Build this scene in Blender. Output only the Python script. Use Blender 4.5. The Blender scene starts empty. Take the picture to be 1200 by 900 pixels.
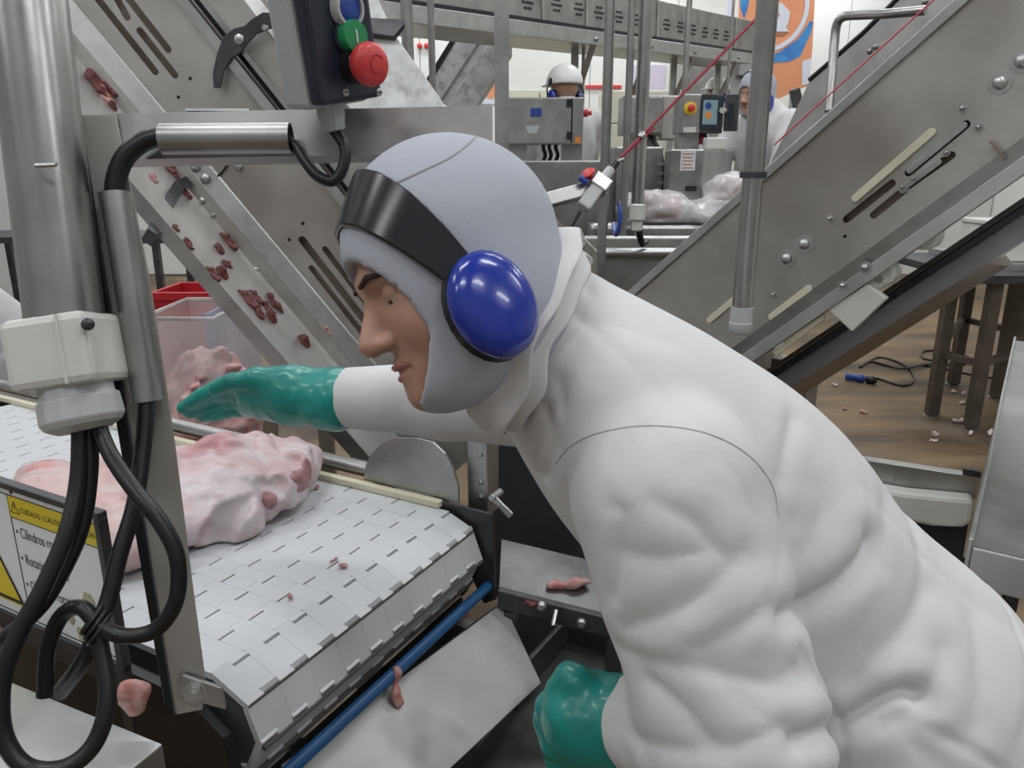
import bpy, bmesh, math, random
import numpy as np
from mathutils import Vector, Matrix
from mathutils.geometry import tessellate_polygon
from mathutils.bvhtree import BVHTree

# ------------------------------------------------------------------ camera, world, lamps, exposure
SC = bpy.context.scene
COL = SC.collection
CAM_H, PITCH, FPX = 1.6, math.radians(16.0), 900.0
cd = bpy.data.cameras.new('camera'); cam = bpy.data.objects.new('camera', cd); COL.objects.link(cam)
cam.location = (0, 0, CAM_H); cam.rotation_euler = (math.radians(90) - PITCH, 0, 0)
cd.sensor_width = 36.0; cd.lens = 36.0 * FPX / 1200.0; cd.clip_start = 0.02
SC.camera = cam
wd = bpy.data.worlds.new('world'); SC.world = wd; wd.use_nodes = True
wd.node_tree.nodes['Background'].inputs[0].default_value = (0.80, 0.86, 0.92, 1)
wd.node_tree.nodes['Background'].inputs[1].default_value = 0.3
SC.view_settings.view_transform = 'Standard'; SC.view_settings.look = 'None'
SC.view_settings.gamma = 1.0; SC.view_settings.use_curve_mapping = False
SC.view_settings.exposure = -0.48
LAMP_W = 30.0
CEIL = 4.6
random.seed(7); RNG = np.random.default_rng(7)

# ------------------------------------------------------------------ helpers: measuring
V3 = Vector
CO = V3((0, 0, CAM_H))
_s, _c = math.sin(PITCH), math.cos(PITCH)
RT, UPV, FW = V3((1, 0, 0)), V3((0, _s, _c)), V3((0, _c, -_s))
def ray(x, y): return RT * ((x - 600) / FPX) + UPV * ((450 - y) / FPX) + FW
def W(x, y, D): return CO + ray(x, y) * D                     # point at axial distance D
def atY(x, y, Y): r = ray(x, y); return CO + r * (Y / r.y)
def atZ(x, y, Z): r = ray(x, y); return CO + r * ((Z - CAM_H) / r.z)

class Pl:                                                     # a working plane in the place
    def __init__(s, o, U, V):
        s.o = V3(o); s.U = V3(U).normalized(); s.V = V3(V).normalized(); s.N = s.U.cross(s.V)
    def w(s, a, b, n=0.0): return s.o + s.U * a + s.V * b + s.N * n
    def q(s, x, y, n=0.0):
        r = ray(x, y); o = s.o + s.N * n
        t = (o - CO).dot(s.N) / r.dot(s.N); p = CO + r * t - o
        return (p.dot(s.U), p.dot(s.V))
    def qs(s, pts, n=0.0): return [s.q(x, y, n) for x, y in pts]
def front(Y): return Pl((0, Y, 0), (1, 0, 0), (0, 0, 1))

# ------------------------------------------------------------------ helpers: materials
MATS = {}
def mat(name, col, rough=0.5, metal=0.0, col2=None, scale=6.0, detail=4.0, lo=0.35, hi=0.65, bump=0.0, bscale=60.0,
        alpha=1.0, emit=0.0, stretch=None, spec=0.5, trans=0.0, rvar=0.0, sss=0.0, coat=0.0, patch=None):
    m = bpy.data.materials.new(name); m.use_nodes = True; nt = m.node_tree; b = nt.nodes['Principled BSDF']
    b.inputs['Base Color'].default_value = (*col, 1); b.inputs['Roughness'].default_value = rough
    b.inputs['Metallic'].default_value = metal; b.inputs['Alpha'].default_value = alpha
    b.inputs['Specular IOR Level'].default_value = spec; b.inputs['Transmission Weight'].default_value = trans
    b.inputs['Coat Weight'].default_value = coat
    if sss: b.inputs['Subsurface Weight'].default_value = sss; b.inputs['Subsurface Radius'].default_value = (0.02, 0.008, 0.005)
    if emit: b.inputs['Emission Color'].default_value = (*col, 1); b.inputs['Emission Strength'].default_value = emit
    tc = nt.nodes.new('ShaderNodeTexCoord'); mp = nt.nodes.new('ShaderNodeMapping')
    nt.links.new(tc.outputs['Object'], mp.inputs['Vector'])
    if stretch: mp.inputs['Scale'].default_value = stretch
    if col2:
        n = nt.nodes.new('ShaderNodeTexNoise'); n.inputs['Scale'].default_value = scale; n.inputs['Detail'].default_value = detail
        n.inputs['Roughness'].default_value = 0.6
        nt.links.new(mp.outputs['Vector'], n.inputs['Vector'])
        r = nt.nodes.new('ShaderNodeMapRange'); r.inputs['From Min'].default_value = lo; r.inputs['From Max'].default_value = hi
        nt.links.new(n.outputs['Fac'], r.inputs['Value'])
        mx = nt.nodes.new('ShaderNodeMix'); mx.data_type = 'RGBA'
        mx.inputs['A'].default_value = (*col, 1); mx.inputs['B'].default_value = (*col2, 1)
        nt.links.new(r.outputs['Result'], mx.inputs['Factor'])
        out = mx.outputs['Result']
        if patch:                                             # sparse patches of a third colour
            c3, ps, pl, ph = patch
            n3 = nt.nodes.new('ShaderNodeTexNoise'); n3.inputs['Scale'].default_value = ps; n3.inputs['Detail'].default_value = 2
            ad = nt.nodes.new('ShaderNodeVectorMath'); ad.inputs[1].default_value = (3.7, 1.9, 8.1)
            nt.links.new(tc.outputs['Object'], ad.inputs[0]); nt.links.new(ad.outputs['Vector'], n3.inputs['Vector'])
            r3 = nt.nodes.new('ShaderNodeMapRange'); r3.inputs['From Min'].default_value = pl; r3.inputs['From Max'].default_value = ph
            nt.links.new(n3.outputs['Fac'], r3.inputs['Value'])
            m3 = nt.nodes.new('ShaderNodeMix'); m3.data_type = 'RGBA'; m3.inputs['B'].default_value = (*c3, 1)
            nt.links.new(out, m3.inputs['A']); nt.links.new(r3.outputs['Result'], m3.inputs['Factor']); out = m3.outputs['Result']
        nt.links.new(out, b.inputs['Base Color'])
        if rvar:
            r2 = nt.nodes.new('ShaderNodeMapRange'); r2.inputs['To Min'].default_value = rough - rvar; r2.inputs['To Max'].default_value = rough + rvar
            nt.links.new(n.outputs['Fac'], r2.inputs['Value']); nt.links.new(r2.outputs['Result'], b.inputs['Roughness'])
    if bump:
        n2 = nt.nodes.new('ShaderNodeTexNoise'); n2.inputs['Scale'].default_value = bscale; n2.inputs['Detail'].default_value = 3
        nt.links.new(mp.outputs['Vector'], n2.inputs['Vector'])
        bp = nt.nodes.new('ShaderNodeBump'); bp.inputs['Strength'].default_value = bump; bp.inputs['Distance'].default_value = 0.004
        nt.links.new(n2.outputs['Fac'], bp.inputs['Height']); nt.links.new(bp.outputs['Normal'], b.inputs['Normal'])
    MATS[name] = m; return m

mat('steel', (0.31, 0.307, 0.30), 0.40, 0.92, (0.42, 0.415, 0.405), 9, bump=0.03, bscale=140, rvar=0.08)
mat('steel_plate', (0.375, 0.365, 0.348), 0.46, 0.85, (0.50, 0.487, 0.464), 4, bump=0.03, bscale=90, rvar=0.1, patch=((0.33, 0.30, 0.27), 3, 0.52, 0.7))
mat('steel_bright', (0.42, 0.42, 0.415), 0.36, 0.9, (0.52, 0.52, 0.51), 12, bump=0.02, bscale=120, rvar=0.06)
mat('steel_trough', (0.48, 0.475, 0.465), 0.36, 0.7, (0.62, 0.615, 0.605), 7, bump=0.10, bscale=22, rvar=0.1)
mat('steel_scratched', (0.46, 0.46, 0.455), 0.38, 0.8, (0.60, 0.60, 0.595), 5, 8, 0.3, 0.7, bump=0.06, bscale=60, rvar=0.12, patch=((0.27, 0.27, 0.265), 6, 0.5, 0.7))
mat('steel_dark_grey', (0.14, 0.14, 0.142), 0.36, 0.85, (0.22, 0.22, 0.22), 9, bump=0.03, bscale=90)  # darker grey steel for the slide and catch tray
mat('wall_grey', (0.42, 0.42, 0.42), 0.7)
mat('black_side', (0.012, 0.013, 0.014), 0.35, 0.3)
mat('steel_dark', (0.055, 0.055, 0.058), 0.42, 0.7, (0.095, 0.095, 0.10), 10, bump=0.03, bscale=90)
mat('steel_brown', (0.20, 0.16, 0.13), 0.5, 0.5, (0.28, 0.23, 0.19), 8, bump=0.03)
mat('steel_violet', (0.66, 0.64, 0.67), 0.5, 0.0, (0.70, 0.68, 0.70), 5)  # beam colour lightened to make up for shade from the conveyor above
mat('steel_umber', (0.085, 0.068, 0.055), 0.5, 0.4, (0.13, 0.105, 0.085), 8)
mat('steel_pipe', (0.34, 0.335, 0.325), 0.30, 1.0, (0.42, 0.415, 0.405), 14, bump=0.02, bscale=200)
mat('frosted_sheet', (0.52, 0.53, 0.53), 0.6, 0.4, (0.70, 0.71, 0.71), 12, bump=0.4, bscale=70, patch=((0.42, 0.42, 0.42), 16, 0.55, 0.7))
mat('belt_white', (0.54, 0.555, 0.58), 0.42, 0, (0.59, 0.605, 0.63), 5, patch=((0.57, 0.48, 0.475), 5.5, 0.56, 0.78), bump=0.03, bscale=40)
mat('belt_under', (0.09, 0.09, 0.095), 0.6)
mat('cream_plastic', (0.66, 0.63, 0.47), 0.5, 0, (0.60, 0.57, 0.44), 8)
mat('white_plastic', (0.60, 0.60, 0.57), 0.4, 0, (0.65, 0.65, 0.62), 10)
mat('grey_plastic', (0.42, 0.45, 0.46), 0.45)
mat('roller_plastic', (0.58, 0.59, 0.55), 0.45, 0, (0.64, 0.65, 0.60), 6)
mat('light_grey_plastic', (0.46, 0.47, 0.47), 0.45)
mat('navy_plastic', (0.014, 0.019, 0.034), 0.34, 0, (0.020, 0.026, 0.042), 20)
mat('black_rubber', (0.005, 0.005, 0.006), 0.38, 0, (0.009, 0.009, 0.010), 30, bump=0.05, bscale=120)
mat('black_plastic', (0.014, 0.015, 0.020), 0.22, 0)
mat('dark_panel', (0.024, 0.024, 0.028), 0.5, 0, (0.035, 0.034, 0.038), 6)
mat('red_plastic', (0.56, 0.035, 0.04), 0.4, 0, (0.62, 0.05, 0.05), 30)
mat('red_crate', (0.45, 0.012, 0.02), 0.45)
mat('green_plastic', (0.02, 0.27, 0.10), 0.35)
mat('green_crate', (0.02, 0.40, 0.16), 0.4, 0, (0.015, 0.30, 0.26), 8)
mat('blue_plastic', (0.02, 0.06, 0.30), 0.3)
mat('earmuff_blue', (0.008, 0.03, 0.30), 0.22, 0, coat=0.3)
mat('roller_blue', (0.01, 0.09, 0.24), 0.4)
mat('yellow_plastic', (0.75, 0.55, 0.02), 0.4)
mat('orange_plastic', (0.75, 0.24, 0.04), 0.4)
mat('sign_white', (0.66, 0.68, 0.68), 0.4, 0, (0.70, 0.72, 0.72), 8)
mat('sign_yellow', (0.66, 0.50, 0.02), 0.4)
mat('ink_black', (0.012, 0.012, 0.013), 0.5)
mat('ink_white', (0.75, 0.75, 0.75), 0.5)
mat('ink_red', (0.45, 0.10, 0.08), 0.5)
mat('stain', (0.45, 0.42, 0.24), 0.5, 0, (0.33, 0.28, 0.16), 40)
mat('meat_pink', (0.50, 0.31, 0.315), 0.36, 0, (0.57, 0.50, 0.515), 9, lo=0.34, hi=0.58, bump=0.7, bscale=38, sss=0.05, patch=((0.42, 0.20, 0.22), 4, 0.60, 0.75))
mat('meat_fat', (0.52, 0.34, 0.33), 0.36, 0, (0.57, 0.44, 0.435), 12, bump=0.3, bscale=40, sss=0.15, patch=((0.55, 0.22, 0.22), 8, 0.6, 0.72))
mat('meat_pale', (0.62, 0.46, 0.44), 0.4, 0, (0.68, 0.62, 0.60), 10, bump=0.3, bscale=40, sss=0.1)
mat('meat_mince', (0.66, 0.30, 0.31), 0.38, 0, (0.72, 0.50, 0.49), 30, bump=0.5, bscale=60, sss=0.1)
mat('meat_dark', (0.10, 0.018, 0.021), 0.30, 0, (0.20, 0.055, 0.052), 3.5, bump=0.4, bscale=120, sss=0.05)
mat('meat_lean', (0.27, 0.115, 0.125), 0.36, 0, (0.38, 0.20, 0.215), 40, bump=0.4, bscale=90)
mat('meat_scrap', (0.42, 0.13, 0.125), 0.34, 0, (0.58, 0.36, 0.33), 3.0, bump=0.3, bscale=90)
mat('coat_cloth', (0.60, 0.596, 0.606), 0.9, 0, (0.635, 0.63, 0.635), 5, bump=0.45, bscale=24, spec=0.2)
mat('hood_cloth', (0.40, 0.415, 0.475), 0.92, 0, (0.43, 0.45, 0.51), 6, bump=0.15, bscale=420, spec=0.15)
mat('cloth_seam', (0.40, 0.40, 0.42), 0.9, spec=0.1)
mat('trouser_cloth', (0.60, 0.60, 0.61), 0.9, 0, (0.64, 0.64, 0.65), 5, spec=0.2)
mat('boot_white', (0.62, 0.62, 0.60), 0.4)
mat('glove_teal', (0.004, 0.205, 0.175), 0.34, 0, (0.008, 0.28, 0.24), 14, bump=0.25, bscale=55, coat=0.1)
mat('skin', (0.42, 0.235, 0.165), 0.5, 0, (0.47, 0.27, 0.195), 20, sss=0.15)
mat('skin_lip', (0.36, 0.14, 0.12), 0.45)
mat('eye_white', (0.70, 0.68, 0.66), 0.2)
mat('eye_dark', (0.02, 0.012, 0.01), 0.15)
mat('brow_dark', (0.02, 0.014, 0.012), 0.8)
mat('helmet_white', (0.74, 0.74, 0.72), 0.35)
mat('film', (0.78, 0.78, 0.79), 0.2, 0, alpha=0.52, spec=0.9, bump=1.0, bscale=30)
mat('film_white', (0.66, 0.63, 0.63), 0.4, 0, (0.70, 0.68, 0.68), 9)
mat('film_dense', (0.72, 0.71, 0.71), 0.25, 0, (0.66, 0.62, 0.61), 8, alpha=0.6, spec=0.8, bump=0.9, bscale=24)
mat('wall_white', (0.78, 0.79, 0.775), 0.7, 0, (0.75, 0.76, 0.745), 2)
mat('panel_white', (0.68, 0.70, 0.72), 0.5)
mat('ceiling_white', (0.72, 0.73, 0.73), 0.8)
mat('floor_wet', (0.065, 0.042, 0.026), 0.52, 0, (0.32, 0.225, 0.12), 1.1, 6, 0.38, 0.70, spec=0.28, bump=0.12, bscale=18, stretch=(0.45, 1.6, 1), rvar=0.2, patch=((0.16, 0.125, 0.095), 1.6, 0.55, 0.75))
mat('carton_cream', (0.66, 0.66, 0.53), 0.7, 0, (0.72, 0.72, 0.62), 7)
mat('lilac_screen', (0.62, 0.58, 0.72), 0.4)
mat('screen_dark', (0.02, 0.03, 0.045), 0.25)
mat('screen_cyan', (0.20, 0.33, 0.36), 0.3, 0, (0.28, 0.40, 0.42), 12)
mat('banner_orange', (0.72, 0.27, 0.13), 0.55, 0, (0.76, 0.34, 0.18), 3)
mat('banner_blue', (0.03, 0.17, 0.50), 0.5, 0, (0.06, 0.30, 0.62), 6)
mat('banner_pale', (0.66, 0.69, 0.78), 0.5)
mat('banner_brown', (0.40, 0.16, 0.10), 0.5)
mat('rope_red', (0.28, 0.012, 0.03), 0.45)
mat('lamp_diffuser', (1.0, 1.0, 0.97), 0.5, emit=2.0)
M = MATS

# ------------------------------------------------------------------ helpers: meshes
def catmull(pts, k=8, closed=False):
    pts = [V3(p) for p in pts]; n = len(pts); out = []
    rng = n if closed else n - 1
    for i in range(rng):
        if closed: p0, p1, p2, p3 = pts[i - 1], pts[i], pts[(i + 1) % n], pts[(i + 2) % n]
        else: p0, p1, p2, p3 = pts[max(i - 1, 0)], pts[i], pts[i + 1], pts[min(i + 2, n - 1)]
        for j in range(k):
            t = j / k
            out.append(0.5 * ((2 * p1) + (p2 - p0) * t + (2 * p0 - 5 * p1 + 4 * p2 - p3) * t * t + (3 * p1 - p0 - 3 * p2 + p3) * t ** 3))
    if not closed: out.append(pts[-1])
    return out

class MB:
    def __init__(s): s.v = []; s.f = []
    def add(s, vs, fs):
        k = len(s.v); s.v += [tuple(v) for v in vs]; s.f += [tuple(i + k for i in f) for f in fs]; return s
    def hexa(s, p):                                           # 8 corners: bottom 4, top 4
        return s.add(p, [(3, 2, 1, 0), (4, 5, 6, 7), (0, 1, 5, 4), (1, 2, 6, 5), (2, 3, 7, 6), (3, 0, 4, 7)])
    def box(s, c, size, U=(1, 0, 0), V=(0, 1, 0)):
        c = V3(c); U = V3(U).normalized(); V = V3(V).normalized(); N = U.cross(V); a, b, h = [x / 2 for x in size]
        P = [c + U * (i * a) + V * (j * b) + N * (k * h) for k in (-1, 1) for i, j in ((-1, -1), (1, -1), (1, 1), (-1, 1))]
        return s.hexa(P)
    def pbox(s, pl, a0, a1, b0, b1, n0, n1):
        a0, a1 = sorted((a0, a1)); b0, b1 = sorted((b0, b1)); n0, n1 = sorted((n0, n1))
        return s.hexa([pl.w(a, b, n) for n in (n0, n1) for a, b in ((a0, b0), (a1, b0), (a1, b1), (a0, b1))])
    def prism(s, pl, poly, n0, n1, holes=()):
        loops = [list(poly)] + [list(h) for h in holes]
        flat = [p for l in loops for p in l]
        tri = tessellate_polygon([[V3((a, b, 0)) for a, b in l] for l in loops])
        m = len(flat); k = len(s.v)
        s.v += [tuple(pl.w(a, b, n0)) for a, b in flat] + [tuple(pl.w(a, b, n1)) for a, b in flat]
        for t in tri:
            (x0, y0), (x1, y1), (x2, y2) = flat[t[0]], flat[t[1]], flat[t[2]]
            if (x1 - x0) * (y2 - y0) - (y1 - y0) * (x2 - x0) < 0: t = (t[0], t[2], t[1])
            s.f.append(tuple(k + m + i for i in t)); s.f.append(tuple(k + i for i in reversed(t)))
        o = 0
        for li, l in enumerate(loops):
            ar = sum(l[i - 1][0] * l[i][1] - l[i][0] * l[i - 1][1] for i in range(len(l)))
            for i in range(len(l)):
                a, b = k + o + i, k + o + (i + 1) % len(l)
                q = (a, b, b + m, a + m)
                if (ar < 0) != (li > 0): q = q[::-1]
                s.f.append(q)
            o += len(l)
        return s
    def extrude(s, pl, prof, a0, a1):                         # closed (b, n) profile swept along U
        m = len(prof)
        vs = [pl.w(a0, b, n) for b, n in prof] + [pl.w(a1, b, n) for b, n in prof]
        return s.add(vs, [(i, (i + 1) % m, (i + 1) % m + m, i + m) for i in range(m)] + [tuple(range(m))[::-1], tuple(range(m, 2 * m))])
    def tube(s, pts, r, seg=10, closed=False, cap=True):
        pts = [V3(p) for p in pts]; n = len(pts); rs = r if isinstance(r, (list, tuple)) else [r] * n
        T = []
        for i in range(n):
            a = pts[i - 1] if (i or closed) else pts[0]; b = pts[(i + 1) % n] if (closed or i < n - 1) else pts[-1]
            T.append((b - a).normalized())
        x = T[0].orthogonal().normalized(); k = len(s.v)
        for i in range(n):
            x = (x - T[i] * x.dot(T[i])).normalized(); y = T[i].cross(x)
            for j in range(seg):
                an = 2 * math.pi * j / seg; s.v.append(tuple(pts[i] + (x * math.cos(an) + y * math.sin(an)) * rs[i]))
        for i in range(n if closed else n - 1):
            i2 = (i + 1) % n
            for j in range(seg):
                j2 = (j + 1) % seg; s.f.append((k + i * seg + j, k + i * seg + j2, k + i2 * seg + j2, k + i2 * seg + j))
        if cap and not closed:
            s.f.append(tuple(k + j for j in reversed(range(seg)))); s.f.append(tuple(k + (n - 1) * seg + j for j in range(seg)))
        return s
    def cyl(s, p0, p1, r, seg=16, r2=None): return s.tube([p0, p1], [r, r if r2 is None else r2], seg)
    def lathe(s, o, ax, prof, seg=20):                        # prof: (radius, height along ax)
        o = V3(o); ax = V3(ax).normalized(); x = ax.orthogonal().normalized(); y = ax.cross(x); k = len(s.v); n = len(prof)
        for r, h in prof:
            for j in range(seg):
                an = 2 * math.pi * j / seg; s.v.append(tuple(o + ax * h + (x * math.cos(an) + y * math.sin(an)) * max(r, 1e-5)))
        for i in range(n - 1):
            for j in range(seg):
                j2 = (j + 1) % seg; s.f.append((k + i * seg + j, k + i * seg + j2, k + (i + 1) * seg + j2, k + (i + 1) * seg + j))
        s.f.append(tuple(k + j for j in reversed(range(seg)))); s.f.append(tuple(k + (n - 1) * seg + j for j in range(seg)))
        return s
    def mesh(s, name, m, smooth=False):
        me = bpy.data.meshes.new(name); me.from_pydata(s.v, [], s.f); me.update()
        me.materials.append(M[m] if isinstance(m, str) else m)
        if smooth: set_smooth(me)
        return me
    def build(s, name, m, parent=None, smooth=False, bevel=0.0):
        o = link(name, s.mesh(name, m, smooth), parent)
        if bevel:
            b = o.modifiers.new('bevel', 'BEVEL'); b.width = bevel; b.segments = 2; b.limit_method = 'ANGLE'; b.angle_limit = 0.6
        return o

def set_smooth(me, ang=0.7):
    me.polygons.foreach_set('use_smooth', [True] * len(me.polygons))
    bm = bmesh.new(); bm.from_mesh(me)
    for e in bm.edges:
        if len(e.link_faces) == 2 and e.calc_face_angle(0) > ang: e.smooth = False
    bm.to_mesh(me); bm.free()
def link(name, me, parent=None):
    o = bpy.data.objects.new(name, me); COL.objects.link(o)
    if parent: o.parent = parent
    return o
THINGS = []
def thing(name, label, cat, group=None):
    o = bpy.data.objects.new(name, None); COL.objects.link(o); o.empty_display_size = 0.05
    return tag(o, label, cat, group)
def tag(o, label, cat, group=None):
    o['label'] = label; o['category'] = cat
    if group: o['group'] = group
    THINGS.append(o); return o
def struct(o): o['kind'] = 'structure'; return o
def inst(name, me, parent, loc, basis=None):                  # a shared mesh placed as a part
    o = link(name, me, parent); mt = (basis.to_4x4() if basis else Matrix.Identity(4)); mt.translation = V3(loc)
    o.matrix_local = mt; return o
def axes(U, V, N): return Matrix((U, V, N)).transposed()
def text_mesh(body, size, align='LEFT'):
    cu = bpy.data.curves.new('lettering', 'FONT'); cu.body = body; cu.size = size; cu.align_x = align; cu.resolution_u = 3
    o = bpy.data.objects.new('lettering', cu); COL.objects.link(o)
    me = bpy.data.meshes.new_from_object(o.evaluated_get(bpy.context.evaluated_depsgraph_get()))
    bpy.data.objects.remove(o); bpy.data.curves.remove(cu); return me
def text_on(body, size, pl, a, b, n, m, parent, width=None, shear=0.0, align='LEFT'):
    me = text_mesh(body, size, align); xs = [v.co.x for v in me.vertices]; sx = width / (max(xs) - min(xs)) if width else 1.0
    for v in me.vertices: v.co = pl.w(a + v.co.x * sx, b + v.co.y + shear * v.co.x * sx, n)
    me.materials.clear(); me.materials.append(M[m]); return link('lettering', me, parent)

# ------------------------------------------------------------------ helpers: sculpted volumes (distance fields -> one closed surface)
def NV(v): return np.array(v, dtype=np.float64)
def smin(a, b, k):
    h = np.clip(0.5 + 0.5 * (b - a) / k, 0, 1); return b * (1 - h) + a * h - k * h * (1 - h)
def smax(a, b, k): return -smin(-a, -b, k)
def s_cap(P, a, b, ra, rb):
    a = NV(a); d = NV(b) - a; t = np.clip(((P - a) @ d) / (d @ d), 0, 1)
    return np.linalg.norm(P - a - t[:, None] * d, axis=1) - (ra + (rb - ra) * t)
def s_ell(P, c, r, R=None):
    q = P - NV(c)
    if R is not None: q = q @ R                               # columns of R are the axes
    r = NV(r); k0 = np.linalg.norm(q / r, axis=1); k1 = np.linalg.norm(q / (r * r), axis=1) + 1e-9
    return k0 * (k0 - 1.0) / k1
def s_box(P, c, h, R=None, rd=0.01):
    q = P - NV(c)
    if R is not None: q = q @ R
    q = np.abs(q) - (NV(h) - rd)
    return np.linalg.norm(np.maximum(q, 0), axis=1) + np.minimum(q.max(axis=1), 0) - rd
def s_tor(P, c, R, A, B, r):                                  # elliptic ring in the first two axes of R
    q = (P - NV(c)) @ R; k = np.hypot(q[:, 0] / A, q[:, 1] / B) + 1e-9
    dx = np.hypot(q[:, 0], q[:, 1]) * (1 - 1 / k); return np.hypot(dx, q[:, 2]) - r
def vnoise(P, s, seed=0):
    q = P * s + seed * 17.31; i = np.floor(q).astype(np.int64); f = q - i; f = f * f * (3 - 2 * f)
    def h(x, y, z):
        n = (x * 374761393 + y * 668265263 + z * 2147483647 + seed * 144665) & 0x7fffffff
        n = ((n ^ (n >> 13)) * 1274126177) & 0x7fffffff
        return ((n ^ (n >> 16)) & 0xffff) / 65535.0
    r = 0
    for dx in (0, 1):
        for dy in (0, 1):
            for dz in (0, 1):
                w = (f[:, 0] if dx else 1 - f[:, 0]) * (f[:, 1] if dy else 1 - f[:, 1]) * (f[:, 2] if dz else 1 - f[:, 2])
                r = r + w * h(i[:, 0] + dx, i[:, 1] + dy, i[:, 2] + dz)
    return r - 0.5
def nets(fn, lo, hi, h):
    lo = NV(lo); B = 8
    n = (np.ceil((NV(hi) - lo) / h / B).astype(int) + 1) * B; nb = n // B
    bi = np.stack(np.meshgrid(*[np.arange(k) for k in nb], indexing='ij'), -1).reshape(-1, 3)
    dc = fn(lo + (bi * B + B / 2) * h)
    G = np.repeat(np.repeat(np.repeat(np.sign(dc).reshape(nb), B, 0), B, 1), B, 2).astype(np.float32)
    act = bi[np.abs(dc) < B * h * 1.25]
    off = np.stack(np.meshgrid(*[np.arange(B)] * 3, indexing='ij'), -1).reshape(-1, 3)
    for k in range(0, len(act), 400):
        idx = (act[k:k + 400, None, :] * B + off[None]).reshape(-1, 3)
        G[idx[:, 0], idx[:, 1], idx[:, 2]] = fn(lo + idx * h)
    S = G < 0
    cn = [S[a:n[0] - 1 + a, b:n[1] - 1 + b, c:n[2] - 1 + c] for a in (0, 1) for b in (0, 1) for c in (0, 1)]
    cnt = sum(c.astype(np.int8) for c in cn); cells = np.argwhere((cnt > 0) & (cnt < 8))
    cor = np.array([(a, b, c) for a in (0, 1) for b in (0, 1) for c in (0, 1)])
    vals = np.stack([G[cells[:, 0] + a, cells[:, 1] + b, cells[:, 2] + c] for a, b, c in cor], 1)
    acc = np.zeros((len(cells), 3)); num = np.zeros(len(cells))
    for i in range(8):
        for j in range(i + 1, 8):
            if np.abs(cor[i] - cor[j]).sum() == 1:
                m = (vals[:, i] < 0) != (vals[:, j] < 0)
                t = np.where(m, vals[:, i] / (vals[:, i] - vals[:, j] + 1e-12), 0)
                acc += m[:, None] * (cor[i] + t[:, None] * (cor[j] - cor[i])); num += m
    Vt = lo + (cells + acc / num[:, None]) * h
    ID = -np.ones(tuple(n), np.int64); ID[cells[:, 0], cells[:, 1], cells[:, 2]] = np.arange(len(cells))
    F = []
    for ax in range(3):
        sl = [slice(None)] * 3; sl2 = list(sl); sl[ax] = slice(0, -1); sl2[ax] = slice(1, None)
        a, b = S[tuple(sl)], S[tuple(sl2)]; e = np.argwhere(a != b); u, v = (ax + 1) % 3, (ax + 2) % 3
        e = e[(e[:, u] > 0) & (e[:, v] > 0)]; inside = a[e[:, 0], e[:, 1], e[:, 2]]
        def g(du, dv): q = e.copy(); q[:, u] -= du; q[:, v] -= dv; return ID[q[:, 0], q[:, 1], q[:, 2]]
        qd = np.stack([g(1, 1), g(0, 1), g(0, 0), g(1, 0)], 1); qd[~inside] = qd[~inside][:, ::-1]; F.append(qd)
    F = np.concatenate(F); F = F[(F >= 0).all(1)]
    return Vt, F
def np_mesh(name, V, F, m):
    me = bpy.data.meshes.new(name); me.vertices.add(len(V)); me.vertices.foreach_set('co', np.asarray(V, np.float32).ravel())
    k = F.shape[1]; me.loops.add(F.size); me.loops.foreach_set('vertex_index', F.ravel().astype(np.int32))
    me.polygons.add(len(F)); me.polygons.foreach_set('loop_start', np.arange(0, F.size, k, dtype=np.int32))
    me.update(calc_edges=True); me.validate()
    me.polygons.foreach_set('use_smooth', [True] * len(me.polygons)); me.materials.append(M[m]); return me
def sculpt(name, fn, lo, hi, h, m, parent=None):
    Vt, F = nets(fn, lo, hi, h); return link(name, np_mesh(name, Vt, F, m), parent)
def vnormals(V, F):
    n = np.cross(V[F[:, 2]] - V[F[:, 0]], V[F[:, 3]] - V[F[:, 1]]); N = np.zeros_like(V)
    for k in range(4): np.add.at(N, F[:, k], n)
    return N / (np.linalg.norm(N, axis=1)[:, None] + 1e-12)
def seg_dist(V, pts):
    d = np.full(len(V), 9.0)
    for a, b in zip(pts[:-1], pts[1:]): d = np.minimum(d, s_cap(V, a, b, 0, 0))
    return d

# ------------------------------------------------------------------ the hall
X0, X1, Y0, Y1 = -6.0, 7.0, -3.0, 11.5
def slab(name, lo, hi, m, parent=None):
    o = MB().hexa([(x, y, z) for z in (lo[2], hi[2]) for x, y in ((lo[0], lo[1]), (hi[0], lo[1]), (hi[0], hi[1]), (lo[0], hi[1]))]).build(name, m, parent)
    return o
struct(slab('floor', (X0, Y0, -0.1), (X1, Y1, 0), 'floor_wet'))
struct(slab('ceiling', (X0, Y0, CEIL), (X1, Y1, CEIL + 0.1), 'ceiling_white'))
wb = struct(slab('wall_back', (X0, Y1, 0), (X1, Y1 + 0.1, CEIL), 'panel_white'))
wl = struct(slab('wall_left', (X0 - 0.1, Y0, 0), (X0, Y1, CEIL), 'wall_grey'))
wr = struct(slab('wall_right', (X1, Y0, 0), (X1 + 0.1, Y1, CEIL), 'wall_white'))
struct(slab('wall_front', (X0, Y0 - 0.1, 0), (X1, Y0, CEIL), 'wall_grey'))
for k in range(11):
    x = X0 + 0.01 + k * 1.18
    slab('wall_panel', (x, Y1 - 0.04, 0.02), (min(x + 1.17, X1), Y1, CEIL - 0.02), 'wall_white', wb)
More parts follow.
